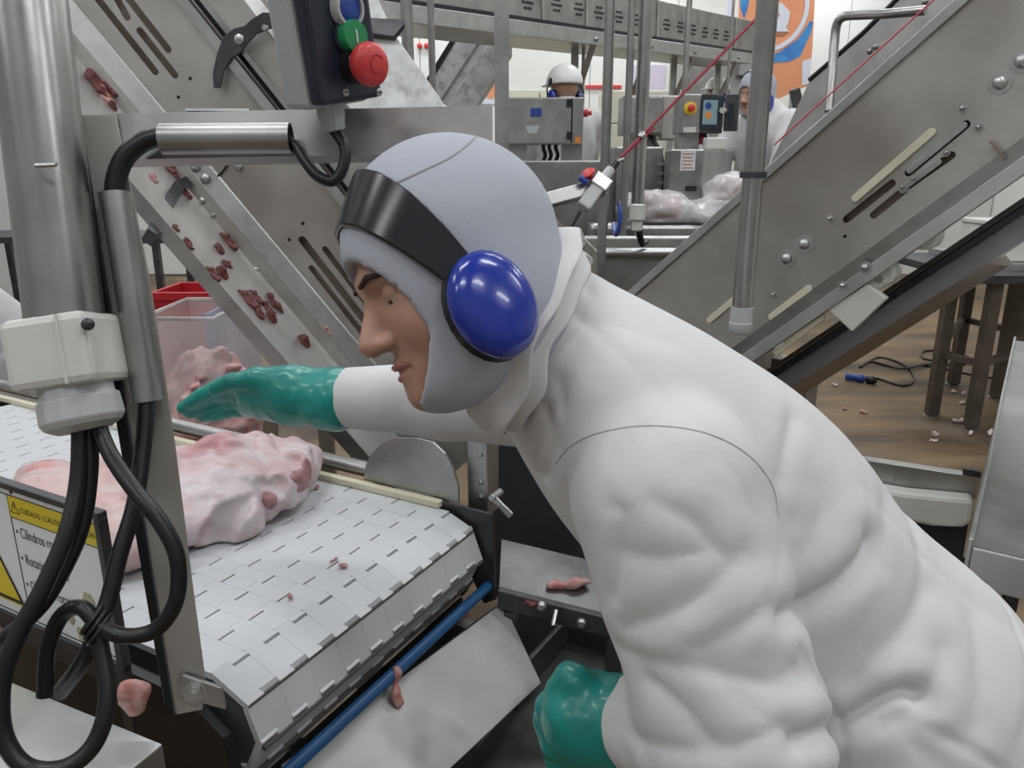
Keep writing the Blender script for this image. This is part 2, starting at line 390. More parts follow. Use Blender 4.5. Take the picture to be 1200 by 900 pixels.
# ceiling lamps: rows of LED panels (a lamp's own light is inside it)
def ceiling_lamp(x, y, label):
    t = thing('ceiling_lamp', label, 'lamp', 'LED ceiling lamps')
    MB().box((x, y, CEIL - 0.04), (1.5, 0.42, 0.08)).build('housing', 'light_grey_plastic', t, bevel=0.01)
    MB().box((x, y, CEIL - 0.085), (1.4, 0.34, 0.012)).build('diffuser', 'lamp_diffuser', t)
    l = bpy.data.lights.new('lamp_light', 'AREA'); l.shape = 'RECTANGLE'; l.size = 1.4; l.size_y = 0.34; l.energy = LAMP_W * 1.4
    l.color = (0.95, 0.98, 1.0)
    o = bpy.data.objects.new('lamp_light', l); COL.objects.link(o); o.parent = t; o.location = (x, y, CEIL - 0.10)
for y in (-1.6, 0.9, 3.4, 5.9, 8.4, 10.6):
    for x in (-4.2, -1.4, 1.4, 4.2):
        ceiling_lamp(x, y, 'long white LED ceiling lamp high above the machines')

# ------------------------------------------------------------------ main belt conveyor
BZ = 0.89
BD = V3((-0.88, 0.475, 0)).normalized(); BE = V3((0.475, 0.88, 0)).normalized(); BA = V3((-0.432, 0.952, BZ))
BW, PITCHB, MODW, BR = 0.62, 0.0667, 0.062, 0.085
bp = Pl(BA, BE, -BD)                                          # U across the belt, V downstream
bp.N = V3((0, 0, 1)); bp.V = -BD
def B(dd, ee, z=0.0): return BA + BD * dd + BE * ee + V3((0, 0, z))
conv = thing('belt_conveyor', 'white modular plastic belt conveyor carrying raw pork', 'conveyor')
belt = MB()
belt.hexa([B(*q) for q in ((-0.02, 0.005, -0.19), (1.75, 0.005, -0.19), (1.75, BW - 0.005, -0.19), (-0.02, BW - 0.005, -0.19),
                           (-0.02, 0.005, -0.016), (1.75, 0.005, -0.016), (1.75, BW - 0.005, -0.016), (-0.02, BW - 0.005, -0.016))])
belt.cyl(B(0.0, 0.005, -BR - 0.005), B(0.0, BW - 0.005, -BR - 0.005), BR - 0.012, 24)
belt_o = belt.build('belt_bed', 'belt_under', conv)
def module(ph):                                               # local x across, y along (upstream), z up
    d, g, th, w = 0.0055, 0.0038, 0.011, MODW - 0.0004
    h = MODW / 2
    if ph: f = [(0, -d), (h, -d), (h, d), (w, d)]
    else: f = [(0, d), (h, d), (h, -d), (w, -d)]
    top = [(x, y + (0 if y > 0 else 0.0004)) for x, y in f]
    r = [(0, -d), (h, -d), (h, d), (w, d)] if not ph else [(0, d), (h, d), (h, -d), (w, -d)]
    back = [(x, PITCHB + y - (g if (y < 0) else 0.0005)) for x, y in r]
    poly = top + back[::-1]
    return poly, th
mods = []
for ph in (0, 1):
    poly, th = module(ph)
    mb = MB(); pl = Pl((0, 0, 0), (1, 0, 0), (0, 1, 0))
    mb.prism(pl, poly, -th, 0); me = mb.mesh('belt_module', 'belt_white'); mods.append(me)
nrow, nmod = 24, 10
for r in range(nrow):
    for k in range(nmod):
        # every row shares the hinge zigzag with its neighbour; rows are shifted by half a module
        inst('belt_module', mods[r % 2], conv, B(-0.0 + r * PITCHB, k * MODW), axes(BE, BD, V3((0, 0, 1))))
# nose: the belt bends round the end roller in flat facets
ang = 2 * math.asin(PITCHB / 2 / BR); cz = -BR
for r in range(4):
    a0, a1 = r * ang, (r + 1) * ang
    p0 = (-BR * math.sin(a0), cz + BR * math.cos(a0)); p1 = (-BR * math.sin(a1), cz + BR * math.cos(a1))
    yv = (BD * (p0[0] - p1[0]) + V3((0, 0, p0[1] - p1[1]))).normalized()
    for k in range(nmod):
        inst('belt_module', mods[(r + 1) % 2], conv, B(p1[0], k * MODW, p1[1]), axes(BE, yv, BE.cross(yv)))
# hinge rods show in the opened joints of the nose
for r in range(4):
    a = r * ang; p = B(-BR * math.sin(a), 0.003, cz + BR * math.cos(a) - 0.007)
    MB().cyl(p, p + BE * (BW - 0.006), 0.0045, 8).build('hinge_rod', 'belt_under', conv, True)  # dark rod colour stands in for shade inside the slots
MB().cyl(B(-0.092, -0.01, -0.160), B(-0.092, BW + 0.01, -0.160), 0.0110, 20).build('blue_return_roller', 'roller_blue', conv, True)
# side frames
for ee, nm in ((-0.030, 'side_frame'), (BW + 0.012, 'side_frame')):
    mb = MB(); pl = Pl(B(0, ee), BD, (0, 0, 1))
    z1 = -0.02 if ee < 0 else 0.0
    mb.prism(pl, [(-0.03, -0.20), (1.75, -0.20), (1.75, z1), (0.02, z1), (-0.055, -0.06), (-0.07, -0.13)], -0.008, 0.008)
    mb.build(nm, 'black_side', conv, bevel=0.002)  # near-black colour carries the shade at the belt's side and underside
MB().hexa([B(*q) for q in ((0.02, BW - 0.004, 0.001), (1.75, BW - 0.004, 0.001), (1.75, BW + 0.014, 0.001), (0.02, BW + 0.014, 0.001),
                            (0.02, BW - 0.004, 0.016), (1.75, BW - 0.004, 0.016), (1.75, BW + 0.014, 0.016), (0.02, BW + 0.014, 0.016))]).build('cream_wear_strip', 'cream_plastic', conv, bevel=0.002)
# far rail, curved guard plate, end block and latch
mb = MB(); mb.cyl(B(0.02, BW + 0.045, 0.03), B(1.75, BW + 0.045, 0.03), 0.018, 14); mb.build('guard_rail', 'steel', conv, True)
gp = Pl(B(0, BW + 0.022), -BD, (0, 0, 1))
arc = gp.qs([(427, 562), (429, 545), (436, 531), (447, 520), (462, 513), (490, 513), (508, 518), (522, 531), (532, 550), (538, 570), (538, 590)])
gpl = MB().prism(gp, arc + gp.qs([(500, 578)]), -0.003, 0.003).build('curved_guard_plate', 'steel', conv, bevel=0.001)
lo = gp.q(495, 582); hi = gp.q(582, 600)
MB().prism(gp, gp.qs([(498, 580), (580, 600), (584, 700), (570, 705), (540, 640), (505, 600)]), 0.004, 0.012).build('end_side_plate', 'steel_dark', conv, bevel=0.002)
blk = Pl(B(0, BW + 0.055), -BD, (0, 0, 1))
a0, b0 = blk.q(548, 590); a1, b1 = blk.q(571, 512)
bo = MB().pbox(blk, a0, a1, b0 - 0.02, b1 + 0.03, -0.05, 0.0).build('end_post', 'steel', conv, bevel=0.003)
for px, py in ((563, 533), (564, 565), (564, 582)):
    a, b = blk.q(px, py); MB().lathe(blk.w(a, b, 0), blk.N, [(0.006, 0), (0.006, 0.003), (0.003, 0.005)], 10).build('bolt', 'steel_bright', bo, True)
a, b = blk.q(584, 578)
lt = MB(); lt.cyl(blk.w(a, b, -0.01), blk.w(a, b, 0.03), 0.008, 12); lt.box(blk.w(a + 0.02, b - 0.018, 0.02), (0.055, 0.016, 0.006), blk.U * 0.8 - blk.V * 0.6, blk.U * 0.6 + blk.V * 0.8)
lt.build('latch', 'steel_bright', conv, bevel=0.002)
# support legs under the bed
for dd in (0.25, 1.45):
    for ee in (-0.03, BW + 0.012):
        p = B(dd, ee); MB().box((p.x, p.y, (BZ - 0.19) / 2), (0.05, 0.05, BZ - 0.19), BD, BE).build('leg', 'steel', conv, bevel=0.004)

# ------------------------------------------------------------------ discharge chute under the nose, tray beside it
ch = thing('discharge_chute', 'scratched bare steel chute plate sloping below the belt nose', 'chute')
c1, c2 = W(590, 706, 1.66), W(634, 800, 1.55)
c4 = W(330, 896, 1.18); c3 = c4 + (c2 - c1)
def quad_plate(mb, p, th):
    n = (p[1] - p[0]).cross(p[3] - p[0]).normalized() * th
    return mb.hexa([q - n for q in p] + list(p)) if n.z > 0 else mb.hexa(list(p) + [q - n for q in p])
quad_plate(MB(), [c4, c3, c2, c1], 0.004).build('chute_plate', 'steel_scratched', ch, bevel=0.001)
ud = (c2 - c1).normalized(); ul = (c1 - c4).normalized()
quad_plate(MB(), [c4 + ud * 0.0, c4 - V3((0, 0, .10)), c1 - V3((0, 0, .10)), c1], 0.004).build('back_flange', 'steel_dark', ch)
MB().hexa([B(d_, e_, z_) for z_ in (-.36, -.20) for d_, e_ in ((-.034, 0), (-.034, BW), (-.028, BW), (-.028, 0))]).build('gap_shade_sheet', 'dark_panel', ch)  # added dark sheet, stands in for the shade under the belt
for f in (0.12, 0.88):
    p = c4.lerp(c1, f) + BD * 0.045; MB().box((p.x, p.y, (p.z - 0.03) / 2), (0.03, 0.03, p.z - 0.03), ul.xy.to_3d(), V3((-ul.y, ul.x, 0))).build('leg', 'steel', ch)

TZ = 0.44
tr = thing('scrap_tray', 'dark steel catch tray with raised rim below the bent worker', 'tray')
ta, tb = atZ(667, 724, TZ + 0.07), atZ(612, 784, TZ + 0.07)    # far left corner, a point along the left rim
tv = (tb - ta).normalized(); tu = V3((-tv.y, tv.x, 0))         # tv runs towards the camera
tw, tl = 0.44, 0.66
def T(a, b, z=0): return V3((ta.x, ta.y, TZ)) + tu * a + tv * b + V3((0, 0, z))
def tbox(a0, a1, b0, b1, z0, z1): return [T(a, b, z) for z in (z0, z1) for a, b in ((a0, b1), (a1, b1), (a1, b0), (a0, b0))]
MB().hexa(tbox(0, tw, 0, tl, -0.004, 0)).build('tray_floor', 'steel_dark_grey', tr)
for nm, q in (('rim', (0, tw, -0.012, 0, 0, 0.07)), ('rim', (-0.012, 0, -0.012, tl, 0, 0.07)), ('rim', (tw, tw + 0.012, -0.012, tl, 0, 0.07)), ('rim', (0, tw, tl, tl + 0.012, 0, 0.07))):
    MB().hexa(tbox(*q)).build(nm, 'steel_dark_grey', tr, bevel=0.003)
for a in (0.03, tw - 0.03):
    for b in (0.04, tl - 0.04): MB().hexa(tbox(a - 0.015, a + 0.015, b - 0.015, b + 0.015, -TZ, -0.004)).build('leg', 'steel', tr)

# cross rails and sloped plate between belt end and tray
cr = thing('scrap_slide', 'steel scrap slide with bolted cross rails behind the catch tray', 'slide')
sp = Pl(T(0, -0.10, 0.02), tu, (0, 0, 1))
quad_plate(MB(), [W(585, 690, 1.66), W(735, 730, 1.62), W(740, 668, 1.78), W(588, 632, 1.82)], 0.004).build('slide_plate', 'steel_dark_grey', cr)
fr = Pl(W(585, 700, 1.63), (W(735, 738, 1.60) - W(585, 700, 1.63)), (0, 0, 1))
a0, b0 = fr.q(583, 700); a1, b1 = fr.q(740, 722)
MB().pbox(fr, a0, a1, -0.03, 0.015, -0.02, 0).build('cross_rail', 'steel_dark', cr, bevel=0.003)
for px, py in ((637, 702), (684, 714)):
    a, b = fr.q(px, py); MB().lathe(fr.w(a, b, 0), fr.N, [(0.011, 0), (0.011, 0.004), (0.007, 0.009), (0.002, 0.010)], 12).build('bolt', 'steel_bright', cr, True)
a, b = fr.q(653, 712); MB().tube([fr.w(a, b - 0.02, 0), fr.w(a - .004, b, 0.03), fr.w(a, b + 0.015, 0.0)], 0.004, 8).build('handle', 'steel_bright', cr, True)
for f in (0.1, 0.9):
    p = fr.w(a0 + (a1 - a0) * f, 0, -0.01); MB().box((p.x, p.y, (p.z - 0.03) / 2), (0.03, 0.03, p.z - 0.03)).build('leg', 'steel_dark', cr)
# dark machine housing behind the belt end
dh = thing('machine_housing', 'black machine housing behind the belt end and the bent worker', 'machine')
hp = front(2.02)
MB().prism(hp, [(p[0], p[1]) for p in hp.qs([(578, 480), (800, 480), (800, 700), (578, 700)])], -0.12, 0.0).build('housing_panel', 'dark_panel', dh, bevel=0.01)
q0 = hp.q(578, 700); q1 = hp.q(800, 700)
MB().pbox(hp, q0[0] + 0.02, q1[0] - 0.02, 0.0, q0[1], -0.11, -0.02).build('plinth', 'steel_dark', dh)

# ------------------------------------------------------------------ near-left steel cover
cv = thing('steel_cover', 'bare stainless cover plate at the lower left below the hazard sign', 'cover')
CVZ = 0.90
k1, k2 = atZ(190, 872, CVZ), atZ(-10, 790, CVZ)
kd = (k2 - k1).normalized(); kn = V3((kd.y, -kd.x, 0)); kn = kn if kn.y < 0 else -kn
def K(a, b, z=0): return V3((k1.x, k1.y, CVZ)) + kd * a + kn * b + V3((0, 0, z))
def kbox(a0, a1, b0, b1, z0, z1): return [K(a, b, z) for z in (z0, z1) for a, b in ((a0, b0), (a0, b1), (a1, b1), (a1, b0))]
MB().hexa(kbox(0, 0.75, 0, 0.34, -0.004, 0)).build('top_plate', 'steel_scratched', cv, bevel=0.001)
MB().hexa(kbox(0, 0.004, 0, 0.34, -0.05, -0.004)).build('end_flange', 'steel', cv)
MB().hexa(kbox(0.004, 0.75, 0, 0.004, -0.05, -0.004)).build('side_flange', 'steel', cv)
for a in (0.06, 0.68):
    for b in (0.04, 0.30): MB().hexa(kbox(a - 0.02, a + 0.02, b - 0.02, b + 0.02, -CVZ, -0.004)).build('leg', 'steel', cv)

# ------------------------------------------------------------------ stand: angle post, cross beam, clipped-on conduits, foot bracket
st = thing('control_stand', 'brushed steel post and cross beam holding the push buttons', 'stand')
SD = 0.86
pp = Pl(W(150, 480, 0.86), (W(300, 480, 0.90) - W(150, 480, 0.86)), W(205, 830, 0.905) - W(100, 135, 0.845))
pp = Pl(pp.o, pp.U, -pp.V)                                    # V upwards along the post
pp = Pl(pp.o, pp.U, (pp.V - pp.U * pp.V.dot(pp.U)))
post_face = pp.qs([(92, 134), (136, 134), (176, 330), (205, 520), (225, 680), (241, 800), (237, 832), (206, 838)])
MB().prism(pp, post_face, -0.004, 0.0).build('post_face', 'steel_plate', st, bevel=0.001)
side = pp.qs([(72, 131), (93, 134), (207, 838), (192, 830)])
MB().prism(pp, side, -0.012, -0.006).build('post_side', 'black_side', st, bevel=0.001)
e1 = pp.qs([(92, 134), (206, 838)])
rib = MB()
for s_ in (0,): rib.hexa([pp.w(e1[1][0] - 0.002, e1[1][1], -0.03), pp.w(e1[1][0] + 0.002, e1[1][1], -0.03), pp.w(e1[1][0] + 0.002, e1[1][1], 0), pp.w(e1[1][0] - 0.002, e1[1][1], 0),
          pp.w(e1[0][0] - 0.002, e1[0][1], -0.03), pp.w(e1[0][0] + 0.002, e1[0][1], -0.03), pp.w(e1[0][0] + 0.002, e1[0][1], 0), pp.w(e1[0][0] - 0.002, e1[0][1], 0)])
rib.build('post_web', 'steel_dark', st)
bm_pl = Pl(W(95, 158, 0.845), W(577, 158, 0.868) - W(95, 158, 0.845), UPV)
MB().prism(bm_pl, bm_pl.qs([(88, 134), (577, 131), (578, 186), (140, 188)]), -0.03, 0.0).build('cross_beam', 'steel', st, bevel=0.0012)
MB().tube([bm_pl.w(*bm_pl.q(97, 141), 0.001), bm_pl.w(*bm_pl.q(140, 182), 0.001)], 0.0012, 6).build('weld_seam', 'steel_bright', st, True)
MB().pbox(bm_pl, bm_pl.q(215, 129)[0], bm_pl.q(290, 129)[0], bm_pl.q(250, 131)[1], bm_pl.q(250, 128)[1], -0.03, -0.004).build('mount_strip', 'steel_bright', st)
ft = MB(); ft.prism(pp, pp.qs([(214, 786), (262, 802), (266, 828), (207, 812)]), 0.003, 0.010); ftb = ft.build('foot_bracket', 'steel', st, bevel=0.002)
a, b = pp.q(229, 806); MB().lathe(pp.w(a, b, 0.010), pp.N, [(0.014, 0), (0.014, 0.002), (0.009, 0.002), (0.009, 0.010), (0.005, 0.010), (0.005, 0.014)], 6).build('bolt', 'steel_bright', ftb)
# hollow clip-on conduits
def hollow(name, p0, p1, r, m, parent):
    d = (p1 - p0).normalized(); L = (p1 - p0).length
    prof = [(r - 0.002, L * 0.0 + 0.02), (r - 0.002, 0), (r, 0), (r, L), (r - 0.002, L), (r - 0.002, L - 0.02)]
    return MB().lathe(p0, d, prof, 20).build(name, m, parent, True)
hollow('conduit', W(190, 163, 0.828), W(341, 162, 0.835), 0.0165, 'steel', st)
hollow('conduit', W(134, 226, 0.825), W(172, 470, 0.845), 0.0165, 'steel', st)

# round upright pipe with white coupling and cable gland
rp = thing('upright_pipe', 'thick round steel pipe at the left edge with white coupling', 'pipe')
q0, q1 = W(80, 405, 0.80), W(24, -60, 0.775)
MB().cyl(q0, q1 + (q1 - q0) * 1.6, 0.0375, 40).build('pipe', 'steel_pipe', rp, True)
pd = (q1 - q0).normalized()
MB().tube([W(42, 194, .742), W(66, 193, .740)], [0.0022, 0.0022], 8).build('weld_bead', 'steel_bright', rp, True)
cq0, cq1 = W(88, 452, 0.80), W(74, 372, 0.797); cdv = (cq1 - cq0).normalized()
ux = (RT - cdv * RT.dot(cdv)).normalized(); uy = cdv.cross(ux)
MB().box((cq0 + cq1) / 2, (0.086, 0.086, (cq1 - cq0).length), ux, uy).build('coupling', 'white_plastic', rp, bevel=0.008)
MB().box((cq0 + cq1) / 2 + ux * 0.018 - uy * (0.0435 if uy.y > 0 else -0.0435), (0.0025, 0.004, (cq1 - cq0).length * 0.96), ux, uy).build('coupling_rib', 'white_plastic', rp)
sw = W(103, 380, 0.752)
cs = MB().lathe(sw, CO - sw, [(0.0062, -0.004), (0.0062, 0.001), (0.004, 0.0025), (0.001, 0.003)], 14).build('screw', 'steel_dark', rp, True)
MB().box(sw + (CO - sw).normalized() * 0.003, (0.0095, 0.0012, 0.001), ux, cdv).build('screw_slot', 'ink_black', cs)
g0 = W(98, 496, 0.80)
MB().lathe(cq0, g0 - cq0, [(0.036, -0.002), (0.036, 0.012), (0.040, 0.014), (0.041, 0.036), (0.037, 0.042), (0.026, 0.048), (0.020, 0.048)], 14).build('cable_gland', 'light_grey_plastic', rp, bevel=0.0015)

# ------------------------------------------------------------------ push-button box
bx = thing('push_button_box', 'grey and navy push button box with red mushroom stop', 'control box')
f0 = W(378, 130, 0.775); bU = V3((0.88, -0.46, 0.04)).normalized()
bp2 = Pl(f0, W(449, 118, 0.832) - f0, W(350, -10, 0.725) - f0); bp2 = Pl(f0, bp2.U, bp2.V - bp2.U * bp2.V.dot(bp2.U))
HB = bp2.q(350, -40)[1]; WB = bp2.q(449, 112)[0]
MB().pbox(bp2, 0.0, WB, 0.004, HB, -0.02, 0.0).build('cover', 'navy_plastic', bx, bevel=0.005)
MB().pbox(bp2, -0.0005, WB + 0.0005, 0.0, HB, -0.062, -0.0205).build('base_housing', 'grey_plastic', bx, bevel=0.006)
N_ = bp2.N
def button(px, py, prof, m, ring=None, nm='button', off=0.0):
    a, b = bp2.q(px, py); o = None
    if ring: MB().lathe(bp2.w(a, b, 0), N_, ring[0], 28).build('button_ring', ring[1], bx, True)
    return MB().lathe(bp2.w(a, b, off), N_, prof, 28).build(nm, m, bx, True), (a, b)
ringp = [(0.019, -0.001), (0.019, 0.007), (0.017, 0.010), (0.0145, 0.010), (0.0145, 0.004)]
button(404, 10, [(0.0145, 0), (0.0145, 0.006), (0.012, 0.008), (0.002, 0.0085)], 'blue_plastic', (ringp, 'light_grey_plastic'), 'blue_button')
go, gab = button(407, 43, [(0.0155, -0.001), (0.0155, 0.012), (0.0145, 0.0145), (0.002, 0.0150)], 'green_plastic', ([(0.018, -0.001), (0.018, 0.003), (0.015, 0.004)], 'navy_plastic'), 'green_button')
MB().pbox(bp2, gab[0] - 0.0008, gab[0] + 0.0008, gab[1] - 0.006, gab[1] + 0.006, 0.0148, 0.0154).build('start_mark', 'ink_white', go)
ro, rab = button(413, 76, [(0.0135, 0.016), (0.0175, 0.016), (0.0205, 0.021), (0.0215, 0.027), (0.0205, 0.032), (0.016, 0.036), (0.008, 0.0375), (0.001, 0.038)], 'red_plastic',
       ([(0.0185, -0.001), (0.0185, 0.010), (0.015, 0.011), (0.012, 0.017), (0.004, 0.017)], 'black_plastic'), 'mushroom_button')
ar = [bp2.w(rab[0] + 0.0085 * math.cos(t), rab[1] + 0.0085 * math.sin(t), 0.0376) for t in np.linspace(0.5, 5.4, 22)]
MB().tube(ar, 0.0006, 6).build('turn_arrow', 'rope_red', ro)
for px, py in ((405, 108), (444, 108)):
    a, b = bp2.q(px, py); sc_ = MB().lathe(bp2.w(a, b, 0), N_, [(0.0040, -0.001), (0.0040, 0.001), (0.003, 0.0016)], 14).build('screw', 'steel_bright', bx, True)
    MB().pbox(bp2, a - 0.0032, a + 0.0032, b - 0.0006, b + 0.0006, 0.0016, 0.0019).build('screw_slot', 'ink_black', sc_)
a, b = bp2.q(410, 126); gp0 = bp2.w(WB * 0.45, 0.002, -0.035)
MB().lathe(gp0, -bp2.V, [(0.0145, -0.002), (0.0150, 0.010), (0.0135, 0.018), (0.013, 0.026), (0.0075, 0.028)], 10).build('cable_gland', 'grey_plastic', bx, bevel=0.001)
gl_end = gp0 - bp2.V * 0.026

# ------------------------------------------------------------------ black cables
def cable(label, pts, r, parts=()):
    o = MB().tube(catmull(pts, 10), r, 12).build('power_cable', 'black_rubber', None, True)
    return tag(o, label, 'cable', 'black cables on the control stand')
cable('black cable sagging from the push button box into the steel conduit',
      [gl_end, W(404, 172, 0.828), W(402, 196, 0.828), W(390, 212, 0.828), W(372, 206, 0.828), W(357, 188, 0.830), W(347, 172, 0.833), W(330, 163, 0.835)], 0.0062)
cable('thick black cable bending from the horizontal conduit into the vertical one',
      [W(200, 163, 0.829), W(186, 161, 0.828), W(165, 168, 0.826), W(147, 184, 0.824), W(137, 206, 0.824), W(134, 228, 0.825), W(137, 244, 0.827)], 0.0105)
cable('black cable looping from the grey gland to the bottom left corner',
      [W(94, 490, .80), W(92, 560, .795), W(78, 625, .78), W(50, 690, .765), W(20, 745, .755), W(2, 800, .75), W(4, 860, .75), W(30, 898, .75), W(75, 900, .755), W(110, 872, .765), W(126, 820, .775), W(118, 760, .785), W(112, 735, .785)], 0.0088)
cable('black cable from the gland running beside the left loop behind it',
      [W(102, 490, .805), W(106, 545, .805), W(95, 620, .80), W(62, 690, .79), W(30, 728, .785), W(-10, 760, .79), W(-40, 800, .80)], 0.0082)
cable('black cable curling right of the post and back to the tied knot',
      [W(112, 488, .800), W(128, 530, .790), W(158, 575, .775), W(188, 612, .770), W(208, 655, .772), W(206, 705, .775), W(182, 738, .778), W(145, 745, .78), W(116, 732, .782), W(95, 712, .785), W(72, 722, .79), W(56, 760, .795), W(52, 815, .80)], 0.0082)
cable('black cable hanging from the vertical conduit down to the tied knot',
      [W(172, 466, .843), W(168, 520, .835), W(158, 590, .82), W(140, 650, .805), W(128, 700, .795), W(117, 728, .79), W(100, 770, .80), W(70, 812, .83)], 0.0088)
zt = MB()
for k, (dx, dy) in enumerate(((-4, -6), (0, 0), (4, 6))):
    c = W(113 + dx, 730 + dy, 0.786); n = V3((0.6, 0.1, -0.5)).normalized(); x = n.orthogonal().normalized(); y = n.cross(x)
    zt.tube([c + (x * math.cos(t) * 0.017 + y * math.sin(t) * 0.013) for t in np.linspace(0, 2 * math.pi, 19)[:-1]], 0.0028, 6, True)
tag(zt.build('cable_tie', 'black_rubber', None, True), 'black tape tie wound round the cable knot by the hazard sign', 'cable tie')

# ------------------------------------------------------------------ hazard sign
sg = thing('hazard_sign', 'white and yellow roller hazard sign with bullets and steel frame', 'sign')
sU = -BD; s0 = V3((-0.522, 0.908, 0)); sp_ = Pl(s0, sU, (0, 0, 1))
r0 = sp_.q(124, 592); r1 = sp_.q(110, 762); l0 = sp_.q(0, 563)
zt_, zb_ = l0[1] - 0.008, r1[1]; xr = (r0[0] + r1[0]) / 2 + 0.017; xl = xr - 0.40
MB().pbox(sp_, xl, xr, zb_, zt_, -0.004, 0).build('sign_plate', 'sign_white', sg)
fr_ = MB(); fr_.pbox(sp_, xl - 0.01, xr + 0.012, zt_, zt_ + 0.010, -0.008, 0.006); fr_.pbox(sp_, xr, xr + 0.012, zb_ - 0.012, zt_, -0.008, 0.006); fr_.pbox(sp_, xl - 0.01, xr + 0.012, zb_ - 0.045, zb_ - 0.001, -0.008, 0.004)
fr_.build('sign_frame', 'steel_dark', sg, bevel=0.0015)
xd = sp_.q(20, 640)[0]
yb0, yb1 = sp_.q(112, 622)[1], sp_.q(112, 602)[1]
yb1 = zt_ - 0.012; yb0 = yb1 - 0.034
MB().pbox(sp_, xd, xr - 0.006, yb0, yb1, 0.0002, 0.0006).build('yellow_band', 'sign_yellow', sg)
ln = MB()
ln.pbox(sp_, xd - 0.001, xd + 0.0004, zb_ + 0.006, yb1, 0.0002, 0.0008); ln.pbox(sp_, xd, xr - 0.006, yb0 - 0.001, yb0 + 0.0003, 0.0004, 0.0009)
ln.pbox(sp_, xl, xr - 0.005, zb_ + 0.005, zb_ + 0.0065, 0.0002, 0.0008); ln.pbox(sp_, xr - 0.0065, xr - 0.005, zb_ + 0.006, yb1, 0.0002, 0.0008); ln.pbox(sp_, xl, xr - 0.005, yb1, yb1 + 0.0014, 0.0002, 0.0008)
ln.build('sign_lines', 'ink_black', sg)
wt = xr - xd - 0.006
tx = xd + 0.008; yc = (yb0 + yb1) / 2
def ring_tri(c, s, n0, n1, m, parent, nm, w):
    a, b = c; o = [(a - s, b - s * 0.8), (a + s, b - s * 0.8), (a, b + s * 0.95)]; k = 1 - w
    cy = b - s * 0.22; i = [(a + (x - a) * k, cy + (y - cy) * k) for x, y in o]
    MB().prism(sp_, o, n0, n1, [i]).build(nm, m, parent)
ring_tri((tx + 0.006, yc), 0.011, 0.0006, 0.001, 'ink_black', sg, 'warning_triangle', 0.18)
MB().pbox(sp_, tx + 0.0055, tx + 0.0067, yc - 0.003, yc + 0.006, 0.0006, 0.001).build('exclamation_mark', 'ink_black', sg)
text_on('CUIDADO | CAUTION | ATENCIÓN', 0.0125, sp_, tx + 0.019, yc - 0.005, 0.001, 'ink_black', sg, wt - 0.032)
for k, s_ in enumerate(('• Cilindros rotativos', '• Rotating rollers', '• Cilindros rotativos')):
    text_on(s_, 0.0245, sp_, xd + 0.006, yb0 - 0.030 - k * 0.043, 0.0008, 'ink_black', sg, (0.130 if k != 1 else 0.112))
tc_ = (xd - 0.075, (zb_ + yb0) / 2 - 0.01)
a, b = tc_; s_ = 0.066
MB().prism(sp_, [(a - s_, b - s_ * 0.85), (a + s_, b - s_ * 0.85), (a, b + s_ * 0.95)], 0.0002, 0.0006).build('hazard_triangle', 'sign_yellow', sg)
ring_tri((a, b), s_, 0.0006, 0.0010, 'ink_black', sg, 'triangle_border', 0.14)
for px, py, rr in ((104, 705, 0.013), (84, 724, 0.008), (96, 742, 0.011), (70, 716, 0.005)):
    a, b = sp_.q(px, py); rnd = random.Random(px)
    MB().prism(sp_, [(a + rr * rnd.uniform(.7, 1.2) * math.cos(t), b + rr * 1.2 * rnd.uniform(.7, 1.2) * math.sin(t)) for t in np.linspace(0, 2 * math.pi, 13)[:-1]], 0.001, 0.0014).build('grease_stain', 'stain', sg)
MB().lathe(sp_.w(sp_.q(12, 571)[0], zt_ - 0.005, 0), sp_.N, [(0.003, 0), (0.003, 0.0015), (0.001, 0.002)], 8).build('rivet', 'steel_dark', sg)
p = sp_.w(xr - 0.02, 0, -0.012)
MB().pbox(sp_, xr - 0.03, xr - 0.008, zb_ - 0.14, zt_ - 0.01, -0.012, -0.0085).build('sign_bracket', 'steel_dark', sg)
MB().pbox(sp_, xl + 0.008, xl + 0.03, zb_ - 0.14, zt_ - 0.01, -0.012, -0.0085).build('sign_bracket', 'steel_dark', sg)

# ------------------------------------------------------------------ people
TC = -FW
def cammix(r, u, t): return (RT * r + UPV * u + TC * t).normalized()
def head_sdf(Q, fine=True):                                   # local: x right, y forward, z up; origin mid-skull
    d = s_ell(Q, (0, -0.008, 0.0), (0.074, 0.094, 0.088))
    d = smin(d, s_ell(Q, (0, 0.040, -0.060), (0.056, 0.050, 0.072)), 0.03)
    d = smin(d, s_ell(Q, (0, 0.048, -0.108), (0.043, 0.040, 0.030)), 0.025)
    if fine:
        X = np.stack([np.abs(Q[:, 0]), Q[:, 1], Q[:, 2]], 1)
        d = smin(d, s_cap(X, (0.012, 0.084, -0.010), (0.042, 0.068, -0.012), 0.010, 0.008), 0.012)
        d = smin(d, s_ell(X, (0.036, 0.060, -0.062), (0.022, 0.022, 0.022)), 0.02)
        d = smax(d, -s_ell(X, (0.032, 0.096, -0.030), (0.017, 0.016, 0.010)), 0.012)
        d = smin(d, s_cap(X, (0, 0.086, -0.026), (0, 0.106, -0.062), 0.007, 0.012), 0.010)
        d = smin(d, s_ell(X, (0.011, 0.096, -0.066), (0.009, 0.010, 0.007)), 0.006)
        d = smin(d, s_cap(X, (0, 0.090, -0.089), (0.019, 0.080, -0.092), 0.006, 0.003), 0.007)
        d = smin(d, s_cap(X, (0, 0.088, -0.101), (0.017, 0.079, -0.099), 0.007, 0.003), 0.007)
        d = smax(d, -s_cap(X, (0, 0.099, -0.095), (0.020, 0.085, -0.0955), 0.003, 0.002), 0.003)
        d = smin(d, s_ell(X, (0, 0.078, -0.124), (0.020, 0.018, 0.016)), 0.015)
    return d
